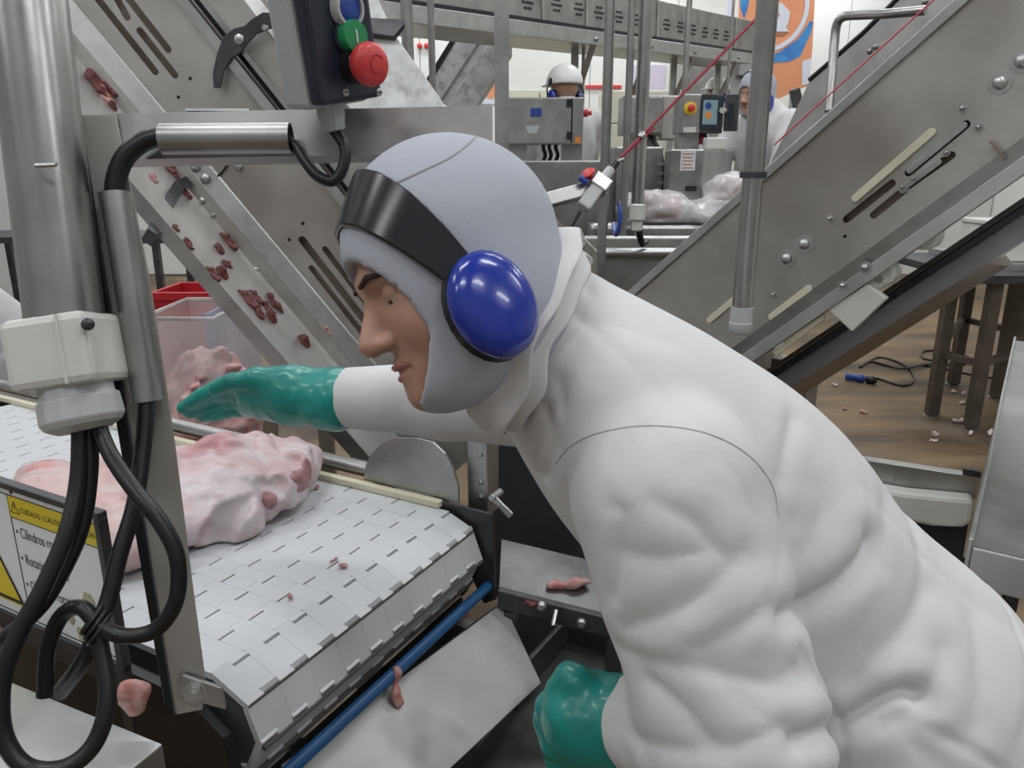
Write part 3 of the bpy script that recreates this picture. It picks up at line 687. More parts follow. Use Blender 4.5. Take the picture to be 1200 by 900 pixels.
def hood_sdf(Q, op=True):
    d = head_sdf(Q, False) - 0.012
    d = smin(d, s_ell(Q, (0, -0.018, -0.075), (0.074, 0.066, 0.070)), 0.04)
    if op:
        o = np.sqrt((Q[:, 0] / 0.054) ** 2 + ((Q[:, 2] + 0.058) / 0.068) ** 2) - 1.0
        d = smax(d, -np.maximum(o * 0.05, -(Q[:, 1] - 0.02)), 0.006)
    return d
def face_parts(body, HO, HR, small=False):
    L = lambda x, y, z: HO + HR @ V3((x, y, z))
    for s in (-1, 1):
        e = MB().lathe(L(s * 0.030, 0.0708, -0.030), HR @ V3((0, 1, 0)), [(0.004, -0.012), (0.011, -0.005), (0.0125, 0), (0.011, 0.006), (0.006, 0.0108), (0.001, 0.0122)], 16).build('eye', 'eye_white', body, True)
        if not small:
            rr_ = 0.0136; MB().lathe(L(s * 0.030, 0.0706, -0.0298), HR @ V3((0, 0.62, 0.78)), [(rr_ * math.sin(q), rr_ * math.cos(q)) for q in np.linspace(1.35, 0.05, 8)], 16).build('eyelid', 'skin', body, True)
            MB().lathe(L(s * 0.030, 0.0822, -0.0335), HR @ V3((0, 1, -0.35)), [(0.0055, -0.002), (0.005, 0.0002), (0.001, 0.0008)], 12).build('iris', 'eye_dark', body, True)
            MB().tube([L(s * 0.014, 0.096, -0.012), L(s * 0.030, 0.091, -0.008), L(s * 0.046, 0.076, -0.013)], [0.0022, 0.0030, 0.0015], 6).build('eyebrow', 'brow_dark', body, True)
    MB().tube([L(-0.019, 0.0835, -0.0935), L(-0.008, 0.0945, -0.0895), L(0, 0.0950, -0.091), L(0.008, 0.0945, -0.0895), L(0.019, 0.0835, -0.0935)], [0.001, 0.003, 0.003, 0.003, 0.001], 6).build('lips', 'skin_lip', body, True)
    MB().tube([L(-0.017, 0.084, -0.0985), L(0, 0.0945, -0.1015), L(0.017, 0.084, -0.0985)], [0.001, 0.0036, 0.001], 6).build('lips', 'skin_lip', body, True)
def earmuffs(root, HO, HR, tilt=0.31, m='earmuff_blue', rise=0.170, band=True, gear_hood=True):
    L = lambda x, y, z: HO + HR @ V3((x, y, z))
    em = MB(); ey, ez = (0.020, -0.078) if band else (-0.016, -0.068)
    t = V3((0, tilt, math.sqrt(1 - tilt * tilt))); wv = V3((0, t.z, -t.y)); e0 = V3((0, 0.016 if band else -0.018, -0.076))
    o = None
    if band:
        n = 25; rows = []
        for i in range(n):
            a = math.pi * (0.03 + 0.94 * i / (n - 1)); cx = math.copysign(abs(math.cos(a)) ** 0.62, math.cos(a)); sz = math.sin(a) ** 0.75
            dv = V3((-math.cos(a), 0, 0)) + t * math.sin(a); sv_ = np.arange(0.05, 0.22, 0.001)
            hw = 0.010 + 0.014 * math.sin(a) ** 1.2; nx = dv.normalized(); ed = []
            for sg_ in (1, -1):
                o_ = e0 + wv * (hw * sg_); fld = (hood_sdf if gear_hood else head_sdf)(NV(o_) + sv_[:, None] * NV(dv)[None], False)
                ed.append(o_ + dv * float(sv_[np.argmax(fld > 0)] + 0.003 + 0.006 * abs(math.cos(a))))
            rows.append([L(*(ed[0] + nx * 0.003)), L(*(ed[1] + nx * 0.003)), L(*(ed[1] - nx * 0.002)), L(*(ed[0] - nx * 0.002))])
        vs = [p for r in rows for p in r]; fs = []
        for i in range(n - 1):
            for j in range(4): fs.append((i * 4 + j, i * 4 + (j + 1) % 4, i * 4 + 4 + (j + 1) % 4, i * 4 + 4 + j))
        fs += [(3, 2, 1, 0), (4 * n - 4, 4 * n - 3, 4 * n - 2, 4 * n - 1)]
        o = em.add(vs, fs).build('earmuff_headband', 'black_plastic', root, bevel=0.0015)
        set_smooth(o.data, 0.9)
    for s in (-1, 1):
        me = MB(); prof = [(0.028, 0.0), (0.037, 0.002), (0.039, 0.009), (0.038, 0.016), (0.032, 0.023), (0.022, 0.027), (0.004, 0.028)]
        ax = HR @ V3((s, -0.12, 0.02)); me.lathe(L(s * 0.086, ey, ez), ax, prof, 26)
        c = NV(L(s * 0.086, ey, ez)); zz = NV(HR @ V3((0, 0, 1)))
        me.v = [tuple(NV(v) + zz * ((NV(v) - c) @ zz) * 0.22) for v in me.v]
        cu = me.build('earmuff_cup', m, root, True)
        k = MB(); k.lathe(L(s * 0.074, ey, ez), ax, [(0.028, 0), (0.037, 0.001), (0.040, 0.006), (0.038, 0.012), (0.028, 0.012)], 22)
        k.v = [tuple(NV(v) + zz * ((NV(v) - c) @ zz) * 0.22) for v in k.v]
        k.build('ear_cushion', 'black_plastic', cu, True)
def frame_R(y, z):
    z = V3(z).normalized(); y = V3(y); y = (y - z * y.dot(z)).normalized(); x = y.cross(z); return axes(x, y, z)
def NR(R): return np.array([[R[i][j] for j in range(3)] for i in range(3)])

me_ = thing('person', 'worker in white coat, grey-white hood and blue earmuffs bending over the belt', 'person')
HO = W(520, 284, 0.735)
HR = frame_R(cammix(-0.88, -0.41, 0.36), cammix(-0.42, 0.90, 0.06)); hR, hO = NR(HR), NV(HO)
HL = lambda x, y, z: HO + HR @ V3((x, y, z))
S0, S1, S2, S3 = W(640, 395, .82), W(730, 492, .85), W(862, 612, .87), W(1010, 800, .88)
spn = (S0 - S3).normalized(); sid = (TC - spn * TC.dot(spn)).normalized(); frt = spn.cross(sid)
SR = NR(axes(spn, sid, frt))
NSh, NEl, NWr = W(782, 575, .70), W(858, 850, .69), W(762, 852, .80)
FSh, FEl, FWr = W(660, 465, 1.0), W(525, 470, 1.11), W(408, 466, 1.21)
HIP = [V3((0.44, 0.66, 0.97)), V3((0.44, 0.85, 0.97))]; KNE = [V3((0.38, 0.66, 0.52)), V3((0.42, 0.86, 0.52))]; ANK = [V3((0.44, 0.66, 0.10)), V3((0.47, 0.87, 0.10))]
def coat_sdf(P, g=0.0, full=True):
    d = s_ell(P, S1, (0.165, 0.180, 0.108), SR)
    d = smin(d, s_ell(P, S2, (0.22, 0.175, 0.150), SR), 0.09)
    d = smin(d, s_ell(P, S3, (0.17, 0.180, 0.172), SR), 0.09)
    d = smin(d, s_cap(P, S1, S0, 0.092, 0.080), 0.05)
    d = smin(d, s_ell(P, (0.43, 0.755, 0.78), (0.175, 0.195, 0.34)), 0.10)
    d = smin(d, s_cap(P, FSh, FEl, 0.075, 0.058), 0.05); d = smin(d, s_cap(P, FEl, FWr, 0.058, 0.049), 0.02)
    arm = smin(s_cap(P, NSh, NEl, 0.092, 0.080), s_cap(P, NEl, NWr, 0.080, 0.058), 0.025)
    d = smin(d, arm, 0.014)
    return d
CLR = NR(axes((UPV * -0.927 + RT * -0.375).normalized(), TC, (UPV * -0.927 + RT * -0.375).cross(TC).normalized()))
CLC = NV(W(615, 392, 0.79))
def coat_full(P):
    d = coat_sdf(P)
    d = smax(d, 0.50 - P[:, 2], 0.01)
    a = vnoise(P * NV((1, 1, 0.6)), 5, 3) * 0.006
    return d + a
Vc, Fc = nets(coat_full, (-0.32, 0.40, 0.47), (0.72, 1.30, 1.72), 0.0050)
bv = BVHTree.FromPolygons([V3(v) for v in Vc], [tuple(f) for f in Fc])
def on_coat(pts):
    out = []
    for x, y in catmull([(px, py, 0) for px, py in pts], 4) and [(p.x, p.y) for p in catmull([(px, py, 0) for px, py in pts], 4)]:
        h = bv.ray_cast(CO, ray(x, y).normalized())
        if h[0] is not None: out.append(NV(h[0]))
    return out
FOLDS = [  # creases of the cloth: path, depth, half width
    ([(722, 596), (731, 606), (728, 640), (722, 680), (718, 700)], 0.007, 0.010),
    ([(735, 650), (775, 655), (820, 648)], 0.006, 0.012),
    ([(770, 590), (810, 610), (848, 650)], 0.006, 0.011),
    ([(730, 735), (770, 725), (820, 700), (872, 650)], 0.008, 0.012),
    ([(820, 762), (855, 740), (900, 712)], 0.007, 0.010),
    ([(725, 760), (760, 775), (820, 785), (890, 800), (935, 790)], 0.009, 0.015),
    ([(760, 800), (800, 830), (828, 868)], 0.010, 0.013),
    ([(745, 870), (800, 880), (860, 876), (920, 850)], 0.008, 0.014),
    ([(850, 540), (875, 575), (888, 615), (890, 650)], 0.006, 0.018),
    ([(930, 490), (922, 520), (915, 560)], 0.008, 0.010),
    ([(918, 722), (950, 705), (985, 682), (1015, 650), (1020, 632)], 0.014, 0.013),
    ([(1003, 800), (1030, 770), (1062, 735), (1092, 688)], 0.010, 0.020),
    ([(935, 868), (985, 850), (1035, 822), (1060, 812), (1078, 815)], 0.016, 0.012),
    ([(1080, 815), (1098, 790), (1105, 760)], 0.009, 0.014),
    ([(1035, 850), (1060, 840), (1078, 822)], 0.008, 0.012),
    ([(935, 760), (960, 800), (985, 850), (990, 890)], 0.003, 0.004),
    ([(1040, 540), (1038, 600), (1035, 660)], 0.006, 0.018),
    ([(960, 570), (965, 600), (950, 640)], 0.005, 0.018),
    ([(670, 300), (655, 335), (640, 370), (628, 410), (618, 450), (612, 500)], 0.009, 0.007),
    ([(652, 325), (672, 318), (690, 340)], 0.005, 0.012),
    ([(640, 480), (648, 520), (640, 560)], 0.010, 0.010),
    ([(655, 450), (660, 490), (654, 530)], 0.007, 0.010),
    ([(660, 370), (720, 380), (780, 400)], 0.004, 0.014),
    ([(1140, 720), (1150, 780), (1150, 850)], 0.006, 0.016),
]
Nc = vnormals(Vc, Fc); disp = np.zeros(len(Vc))
for pts, am, wd_ in FOLDS:
    am *= 0.85 if am >= 0.012 or wd_ < 0.006 else 0.55
    p3 = on_coat(pts)
    if len(p3) > 1:
        d = seg_dist(Vc, p3); disp += -0.9 * am * np.exp(-(d / (0.75 * wd_)) ** 1.3) + 0.22 * am * np.exp(-((d - 2.0 * wd_) / (1.4 * wd_)) ** 2)
bb = (Vc - NV(S2)) @ SR; msk = np.clip(vnoise(Vc, 5, 21) * 3 + 0.55, 0, 1)
for sc_, am, wd_, sd in (((9, 5, 4), 0.0030, 0.05, 31), ((5, 4, 10), 0.0026, 0.045, 37), ((16, 9, 12), 0.0014, 0.06, 41)):
    nn = vnoise(bb * NV(sc_), 1.0, sd); disp += -am * msk * np.exp(-(nn / wd_) ** 2) + am * 0.5 * nn * 2
Vc = Vc + Nc * disp[:, None]
bv2 = BVHTree.FromPolygons([V3(v) for v in Vc], [tuple(f) for f in Fc])
coat_o = link('coat', np_mesh('coat', Vc, Fc, 'coat_cloth'), me_)
for pts in ([(650, 545), (668, 524), (700, 508), (760, 499), (825, 507), (875, 532), (905, 570), (912, 610)],):
    sp3 = []
    for p in catmull([(a, b, 0) for a, b in pts], 5):
        h = bv2.ray_cast(CO, ray(p.x, p.y).normalized())
        if h[0] is not None: sp3.append(h[0] - h[1] * 0.0002)
    if len(sp3) > 2: MB().tube(sp3, 0.0010, 5).build('seam', 'cloth_seam', coat_o, True)
# turned-down collar round the neck
cA = (UPV * -0.927 + RT * -0.375).normalized(); cN = (RT * -0.927 + UPV * 0.375).normalized(); cC = W(620, 396, 0.79)
prof = [(0.97, -.030), (0.90, .024), (0.95, .033), (1.04, .031), (1.20, -.010), (1.17, -.018), (1.04, .014), (1.03, -.030)]
cvs, cfs, nth = [], [], 44
for i in range(nth + 1):
    th_ = math.radians(20 + 320 * i / nth); wob = 0.004 * math.sin(th_ * 5) + 0.003 * math.sin(th_ * 9 + 1)
    for r_, o_ in prof:
        rr_ = r_ + (wob * 8 if r_ > 1.1 else 0); cvs.append(cC + cA * (0.100 * rr_ * math.cos(th_)) + TC * (0.092 * rr_ * math.sin(th_)) + cN * (o_ + wob))
m_ = len(prof)
for i in range(nth):
    for j in range(m_): cfs.append((i * m_ + j, i * m_ + (j + 1) % m_, (i + 1) * m_ + (j + 1) % m_, (i + 1) * m_ + j))
cfs += [tuple(range(m_))[::-1], tuple(nth * m_ + j for j in range(m_))]
co_ = MB().add(cvs, cfs).build('collar', 'coat_cloth', me_); ss = co_.modifiers.new('sub', 'SUBSURF'); ss.levels = ss.render_levels = 2
co_.data.polygons.foreach_set('use_smooth', [True] * len(co_.data.polygons))
# the body under the clothes: one continuous figure, finest at the face
def body_sdf(P):
    d = coat_sdf(P) + 0.022
    for i in (0, 1):
        d = smin(d, s_cap(P, HIP[i], KNE[i], 0.080, 0.055), 0.04); d = smin(d, s_cap(P, KNE[i], ANK[i], 0.055, 0.036), 0.03)
        d = smin(d, s_cap(P, ANK[i] - V3((0, 0, .06)), ANK[i] + V3((-0.15, 0, -.065)), 0.038, 0.028), 0.03)
    d = smin(d, s_cap(P, HL(0, -0.02, -0.07), S0, 0.056, 0.060), 0.03)
    return d
def head_neck(P):
    return smin(head_sdf((P - hO) @ hR), s_cap(P, HL(0, -0.02, -0.07), S0, 0.056, 0.060), 0.03)
Vb, Fb = nets(body_sdf, (-0.30, 0.42, 0.0), (0.70, 1.30, 1.6), 0.014)
lo = hO - 0.20; Vh, Fh = nets(head_neck, lo, hO + 0.20, 0.0030)
body = link('body', np_mesh('body', np.concatenate([Vb, Vh]), np.concatenate([Fb, Fh + len(Vb)]), 'skin'), me_)
face_parts(body, HO, HR)
def hood_w(P):
    Q = (P - hO) @ hR; d = hood_sdf(Q)
    nk = s_cap(P, HL(0, -0.020, -0.07), NV(W(608, 402, .80)), 0.068, 0.072)
    d = smin(d, nk, 0.03)
    o = np.sqrt((Q[:, 0] / 0.057) ** 2 + ((Q[:, 2] + 0.058) / 0.068) ** 2) - 1.0
    d = smax(d, -np.maximum(o * 0.05, -(Q[:, 1] - 0.02)), 0.006)
    return d + vnoise(P, 14, 8) * 0.003
Vh, Fh = nets(hood_w, hO - 0.22, hO + 0.22, 0.0042)
hood = link('hood', np_mesh('hood', Vh, Fh, 'hood_cloth'), me_)
hbv = BVHTree.FromPolygons([V3(v) for v in Vh], [tuple(f) for f in Fh])
for pts in ([(560, 158), (545, 172), (525, 186), (500, 198), (470, 212), (440, 225)], [(470, 282), (500, 284), (525, 286), (545, 305)]):
    sp3 = []
    for p in catmull([(a, b, 0) for a, b in pts], 4):
        h = hbv.ray_cast(CO, ray(p.x, p.y).normalized())
        if h[0] is not None: sp3.append(h[0] + h[1] * 0.0002)
    if len(sp3) > 2: MB().tube(sp3, 0.0011, 5).build('seam', 'cloth_seam', hood, True)
earmuffs(me_, HO, HR, 0.36)
# gloves (fingers are separate volumes that touch)
def chain(P, pts, rs, k=0.004):
    d = None
    for i in range(len(pts) - 1):
        c = s_cap(P, pts[i], pts[i + 1], rs[i], rs[i + 1]); d = c if d is None else smin(d, c, k)
    return d
def glove_far(P):
    d = s_cap(P, W(425, 466, 1.20), W(345, 463, 1.235), 0.046, 0.044)
    d = smin(d, s_cap(P, W(345, 456, 1.235), W(292, 454, 1.255), 0.034, 0.026), 0.02)
    d = smin(d, s_cap(P, W(345, 472, 1.245), W(292, 472, 1.275), 0.034, 0.024), 0.02)
    d = smin(d, s_cap(P, W(395, 468, 1.21), W(385, 468, 1.215), 0.050, 0.048), 0.006)
    F = [([W(300, 450, 1.25), W(262, 452, 1.268), W(238, 462, 1.28), W(222, 472, 1.285)], (.017, .0145, .013, .011)),
         ([W(298, 460, 1.262), W(258, 461, 1.285), W(234, 468, 1.298), W(215, 478, 1.305)], (.017, .0145, .013, .011)),
         ([W(298, 470, 1.272), W(260, 471, 1.298), W(238, 477, 1.31), W(222, 484, 1.315)], (.016, .014, .0125, .0105)),
         ([W(300, 480, 1.280), W(268, 481, 1.305), W(250, 485, 1.315), W(238, 488, 1.32)], (.015, .013, .0115, .010))]
    for p, r in F: d = smin(d, chain(P, p, r), 0.006)
    d = smin(d, chain(P, [W(335, 448, 1.222), W(300, 444, 1.225), W(272, 447, 1.232), W(252, 456, 1.24)], (.022, .017, .014, .012)), 0.010)
    return d + vnoise(P, 26, 2) * 0.006 + vnoise(P, 60, 4) * 0.002
sculpt('glove', glove_far, (-0.60, 1.05, 1.05), (-0.18, 1.40, 1.38), 0.0030, 'glove_teal', me_)
def glove_near(P):
    d = s_cap(P, W(752, 852, .805), W(700, 846, .835), 0.053, 0.049)
    d = smin(d, s_ell(P, W(676, 842, .845), (0.036, 0.040, 0.045)), 0.03)
    F = [([W(668, 806, .85), W(645, 828, .865), W(652, 872, .87), W(682, 898, .86)], (.018, .0165, .0145, .012)),
         ([W(662, 815, .865), W(642, 845, .880), W(655, 888, .88), W(690, 908, .87)], (.018, .0165, .0145, .012)),
         ([W(668, 826, .880), W(650, 860, .895), W(668, 900, .89), W(702, 915, .88)], (.017, .0155, .0135, .011)),
         ([W(680, 838, .892), W(664, 874, .905), W(684, 906, .90), W(710, 918, .89)], (.015, .0135, .012, .010))]
    for p, r in F: d = smin(d, chain(P, p, r), 0.005)
    d = smin(d, chain(P, [W(700, 826, .82), W(676, 798, .825), W(668, 792, .832), W(655, 808, .84)], (.022, .0185, .0165, .013)), 0.008)
    return d + vnoise(P, 24, 6) * 0.007 + vnoise(P, 55, 9) * 0.002
sculpt('glove', glove_near, NV(W(690, 850, .85)) - 0.16, NV(W(690, 850, .85)) + 0.16, 0.0030, 'glove_teal', me_)
def trousers(P):
    d = None
    for i in (0, 1):
        c = smin(s_cap(P, HIP[i], KNE[i], 0.100, 0.075), s_cap(P, KNE[i], ANK[i], 0.075, 0.062), 0.03); d = c if d is None else smin(d, c, 0.03)
    return smax(smax(d, 0.09 - P[:, 2], 0.01), P[:, 2] - 0.95, 0.02) + vnoise(P, 12, 3) * 0.012
sculpt('trousers', trousers, (0.2, 0.5, 0.05), (0.62, 1.02, 1.0), 0.010, 'trouser_cloth', me_)
for i in (0, 1):
    a = ANK[i]
    def boot(P):
        d = smin(s_cap(P, a + V3((0, 0, .22)), a - V3((0, 0, .05)), 0.058, 0.046), s_cap(P, a - V3((0, 0, .055)), a + V3((-0.16, 0, -.06)), 0.045, 0.040), 0.03)
        return smax(d, 0.003 - P[:, 2], 0.004)
    sculpt('boot', boot, NV(a) - NV((.26, .09, .12)), NV(a) + NV((.1, .09, .32)), 0.008, 'boot_white', me_)

# ---- a standing worker for the background
def worker(label, X, Y, Z0, H, face, gear, bend=0.0, reach=0.25, h=0.013):
    t = thing('person', label, 'person', 'workers in white behind the machines'); k = H / 1.75
    f = V3((face[0], face[1], 0)).normalized(); R = frame_R(f, (0, 0, 1)); Rn = NR(R); O = V3((X, Y, Z0))
    L = lambda x, y, z: O + R @ V3((x * k, y * k, z * k))
    by = math.sin(bend); bz = math.cos(bend)
    def up(x, s, y=0.0): return L(x, s * by + y * bz, 0.95 + s * bz - y * by)      # along the bent torso
    nb = up(0, 0.52); hd = up(0, 0.66, 0.03)
    SH = [up(-0.19, 0.46), up(0.19, 0.46)]; EL = [L(s * 0.25, 0.05 + 0.4 * by + reach * 0.4, 1.12 - 0.25 * (1 - bz)) for s in (-1, 1)]; WRS = [L(s * 0.17, 0.26 + 0.45 * by + reach * 0.4, 1.05 - 0.25 * (1 - bz)) for s in (-1, 1)]
    def tor(P, g):
        d = s_ell(P, up(0, 0.36), (0.19 * k + g, 0.12 * k + g, 0.22 * k + g), NR(R @ Matrix.Rotation(-bend, 3, 'X')))
        d = smin(d, s_ell(P, up(0, 0.08), (0.175 * k + g, 0.125 * k + g, 0.22 * k + g), NR(R @ Matrix.Rotation(-bend, 3, 'X'))), 0.08)
        for i in (0, 1):
            d = smin(d, s_cap(P, SH[i], EL[i], 0.062 * k + g, 0.048 * k + g), 0.03); d = smin(d, s_cap(P, EL[i], WRS[i], 0.048 * k + g, 0.036 * k + g), 0.02)
        return d
    def bodyf(P):
        d = tor(P, -0.012)
        d = smin(d, s_cap(P, nb, hd - (hd - nb) * 0.3, 0.055 * k, 0.055 * k), 0.03)
        for s in (-1, 1):
            d = smin(d, s_cap(P, L(s * 0.09, 0, 0.92), L(s * 0.10, 0.02, 0.5), 0.08 * k, 0.055 * k), 0.04); d = smin(d, s_cap(P, L(s * 0.10, 0.02, 0.5), L(s * 0.10, 0, 0.09), 0.055 * k, 0.04 * k), 0.02)
            d = smin(d, s_cap(P, L(s * 0.10, -0.02, 0.045), L(s * 0.11, 0.15, 0.04), 0.04 * k, 0.034 * k), 0.02)
        return d
    hHR = frame_R(f * 1.0 + V3((0, 0, -0.25 - bend * 0.5)), V3((0, 0, 1)) + f * bend * 0.4); hr = NR(hHR); ho = NV(hd)
    bb_lo = NV(O) - NV((0.75, 0.75, 0.0)); bb_hi = NV(O) + NV((0.75, 0.75, H + 0.1))
    Vb, Fb = nets(bodyf, bb_lo, bb_hi, 0.020)
    Vh, Fh = nets(lambda P: head_sdf((P - ho) @ hr), ho - 0.2, ho + 0.2, 0.007)
    bd = link('body', np_mesh('body', np.concatenate([Vb, Vh]), np.concatenate([Fb, Fh + len(Vb)]), 'skin'), t)
    face_parts(bd, hd, hHR, True)
    def ct(P):
        d = smin(tor(P, 0.014), s_ell(P, L(0, by * 0.05, 0.72), (0.19 * k, 0.15 * k, 0.34 * k), Rn), 0.08)
        d = smin(d, s_cap(P, nb, nb + (hd - nb) * 0.15, 0.085 * k, 0.08 * k), 0.03)
        return smax(d, Z0 + 0.52 * k - P[:, 2], 0.01) + vnoise(P, 9, 4) * 0.02 + vnoise(P, 22, 7) * 0.006
    sculpt('coat', ct, bb_lo, bb_hi, h, 'coat_cloth', t)
    def lg(P):
        d = None
        for s in (-1, 1):
            c = smin(s_cap(P, L(s * 0.09, 0, 0.92), L(s * 0.10, 0.02, 0.5), 0.10 * k, 0.075 * k), s_cap(P, L(s * 0.10, 0.02, 0.5), L(s * 0.10, 0, 0.12), 0.075 * k, 0.065 * k), 0.02); d = c if d is None else smin(d, c, 0.02)
        return smax(d, Z0 + 0.10 * k - P[:, 2], 0.01)
    sculpt('trousers', lg, bb_lo, bb_hi, 0.018, 'trouser_cloth', t)
    for s in (-1, 1):
        sculpt('boot', lambda P: smax(smin(s_cap(P, L(s * 0.10, 0, 0.3), L(s * 0.10, -0.01, 0.05), 0.062 * k, 0.050 * k), s_cap(P, L(s * 0.10, -0.02, 0.05), L(s * 0.11, 0.16, 0.045), 0.048 * k, 0.042 * k), 0.03), Z0 + 0.002 - P[:, 2], 0.004),
               NV(L(s * .1, 0.05, 0.18)) - 0.3, NV(L(s * .1, 0.05, 0.18)) + 0.3, 0.012, 'boot_white', t)
    for i, s in enumerate((-1, 1)):
        wv = (WRS[i] - EL[i]).normalized(); sv = R @ V3((s, 0, 0)); nv = wv.cross(sv).normalized(); sv = nv.cross(wv)
        q = lambda a, b, c: WRS[i] + wv * a * k + sv * b * k + nv * c * k
        def hand(P):
            d = smin(s_cap(P, q(-0.03, 0, 0), q(0.03, 0, 0), 0.042, 0.036), s_ell(P, q(0.07, 0, 0), (0.04, 0.04, 0.035)), 0.02)
            for j in range(4):
                b = -0.030 + 0.020 * j; ll = (0.062, 0.072, 0.068, 0.052)[j]
                d = smin(d, chain(P, [q(0.085, b, 0), q(0.085 + ll * .5, b, 0.008), q(0.085 + ll, b, 0.030)], (.0105, .0098, .0085)), 0.004)
            return smin(d, chain(P, [q(0.04, -s * 0 - 0.030, 0.0), q(0.075, -0.055, 0.012), q(0.105, -0.060, 0.022)], (.013, .0115, .0095)), 0.006)
        sculpt('glove', hand, NV(q(.07, 0, 0)) - 0.16, NV(q(.07, 0, 0)) + 0.16, 0.006, 'glove_teal', t)
    earmuffs(t, hd, hHR, 0.1, 'earmuff_blue', 0.172, gear == 'hood')
    hL = lambda x, y, z: hd + hHR @ V3((x, y, z))
    if gear == 'hood':
        sculpt('hood', lambda P: smin(hood_sdf((P - ho) @ hr), s_cap(P, hL(0, -0.03, -0.07), nb, 0.07, 0.085), 0.03) + 0, ho - 0.27, ho + 0.2, 0.007, 'hood_cloth', t)
    else:
        def hel(P):
            Q = (P - ho) @ hr; d = s_ell(Q, (0, -0.004, 0.018), (0.104, 0.128, 0.112)); d = smax(d, 0.008 - Q[:, 2], 0.006)
            br = s_box(Q, (0, 0.100, 0.012), (0.075, 0.055, 0.006), None, 0.005); d = smin(d, br, 0.012)
            return smax(d, -s_ell(Q, (0, -0.004, 0.0), (0.095, 0.118, 0.10)), 0.003)
        hm = sculpt('helmet', hel, ho - 0.2, ho + 0.22, 0.0065, 'helmet_white', t)
        for s in (-1, 1):
            MB().lathe(hL(s * 0.098, -0.012, 0.024), hHR @ V3((s, 0, 0.2)), [(0.022, 0), (0.022, 0.006), (0.014, 0.010)], 14).build('earmuff_mount', 'black_plastic', hm, True)
            MB().tube([hL(s * 0.108, -0.012, 0.02), hL(s * 0.125, -0.014, -0.02), hL(s * 0.120, -0.016, -0.068)], 0.005, 6).build('earmuff_arm', 'black_plastic', hm, True)
    return t

# ------------------------------------------------------------------ meat on the belt
def blob(name, label, cat, fn, c, ext, h, m, group=None):
    o = sculpt(name, fn, NV(c) - ext, NV(c) + ext, h, m); return tag(o, label, cat, group)
zf = BZ + 0.003
def on_belt(px, py, z=0.0): p = atZ(px, py, zf + z); return p
mA = [on_belt(215, 590, 0.05), on_belt(265, 570, 0.055), on_belt(325, 560, 0.05)]
def pork1(P):
    d = s_ell(P, on_belt(255, 565, 0.06), (0.19, 0.15, 0.075))
    d = smin(d, s_ell(P, on_belt(320, 545, 0.06), (0.10, 0.12, 0.062)), 0.05)
    d = smin(d, s_ell(P, on_belt(268, 607, 0.035), (0.055, 0.050, 0.050)), 0.02)
    d = smin(d, s_ell(P, on_belt(210, 590, 0.055), (0.10, 0.13, 0.065)), 0.05)
    d = d + vnoise(P, 7, 1) * 0.045 + vnoise(P, 15, 2) * 0.034 + vnoise(P, 34, 3) * 0.018 + vnoise(P, 80, 4) * 0.005
    for p0, p1, r0, r1 in PK_CUT: d = smax(d, -s_cap(P, p0, p1, r0, r1), 0.010)
    return smax(d, zf - P[:, 2], 0.006)
PK_CUT = []; _c = NV(on_belt(265, 570, 0.06)); _V, _F = nets(pork1, _c - 0.34, _c + 0.34, 0.010)
_b = BVHTree.FromPolygons([V3(v) for v in _V], [tuple(f) for f in _F])
def _h(x, y, k=0.0): h = _b.ray_cast(CO, ray(x, y).normalized()); return NV(h[0] - h[1] * k) if h[0] else NV(on_belt(x, y, .03))
_g = [_h(244, 652), _h(254, 630), _h(268, 606), _h(284, 592), _h(298, 580)]
PK_CUT += [(_g[0], _g[1], .034, .032), (_g[1], _g[2], .030, .026), (_g[2], _g[3], .026, .018), (_g[3], _g[4], .018, .005)]
_g = [_h(212, 528, -.004), _h(250, 522, -.004), _h(300, 526, -.004), _h(345, 540, -.004)]
PK_CUT += [(_g[i], _g[i + 1], .010, .010) for i in range(3)]
c = on_belt(265, 570, 0.06); pk = blob('pork_cut', 'large pale pink pork cut with dark meat end on the white belt', 'meat', pork1, c, 0.34, 0.005, 'meat_pink', 'pork on the belt')
def hitter(objs):
    vs, fs = [], []
    for o in objs:
        k = len(vs); vs += [v.co.copy() for v in o.data.vertices]; fs += [tuple(k + i for i in p.vertices) for p in o.data.polygons]
    bv_ = BVHTree.FromPolygons(vs, fs); return lambda x, y: bv_.ray_cast(CO, ray(x, y).normalized())[:2]
hp1 = hitter([pk])
for px, py, a_, b_ in ((356, 554, .046, .044), (316, 584, .016, .026)):
    h_, n_ = hp1(px, py)
    if h_:
        R_ = NR(frame_R(n_, V3((0, 0, 1)) if abs(n_.z) < .9 else V3((1, 0, 0)))); h_ = NV(h_)
        sculpt('lean_patch', lambda P: smax(s_ell(P, h_, (a_, .012, b_), R_), pork1(P) - .0012, .002) + vnoise(P, 45, 7) * .003, h_ - .06, h_ + .06, .003, 'meat_lean', pk)
def pork2(P):
    d = s_ell(P, on_belt(106, 580, 0.05), (0.16, 0.15, 0.060))
    d = smin(d, s_ell(P, on_belt(66, 560, 0.03), (0.10, 0.07, 0.035)), 0.04)
    d = smin(d, s_ell(P, on_belt(150, 632, 0.04), (0.08, 0.10, 0.050)), 0.04)
    return smax(d + vnoise(P, 8, 5) * 0.04 + vnoise(P, 18, 6) * 0.02 + vnoise(P, 40, 8) * 0.009, zf - P[:, 2], 0.006)
c = on_belt(118, 580, 0.05); blob('pork_cut', 'pinker fatty pork cut on the belt behind the hazard sign', 'meat', pork2, c, 0.32, 0.006, 'meat_fat', 'pork on the belt')
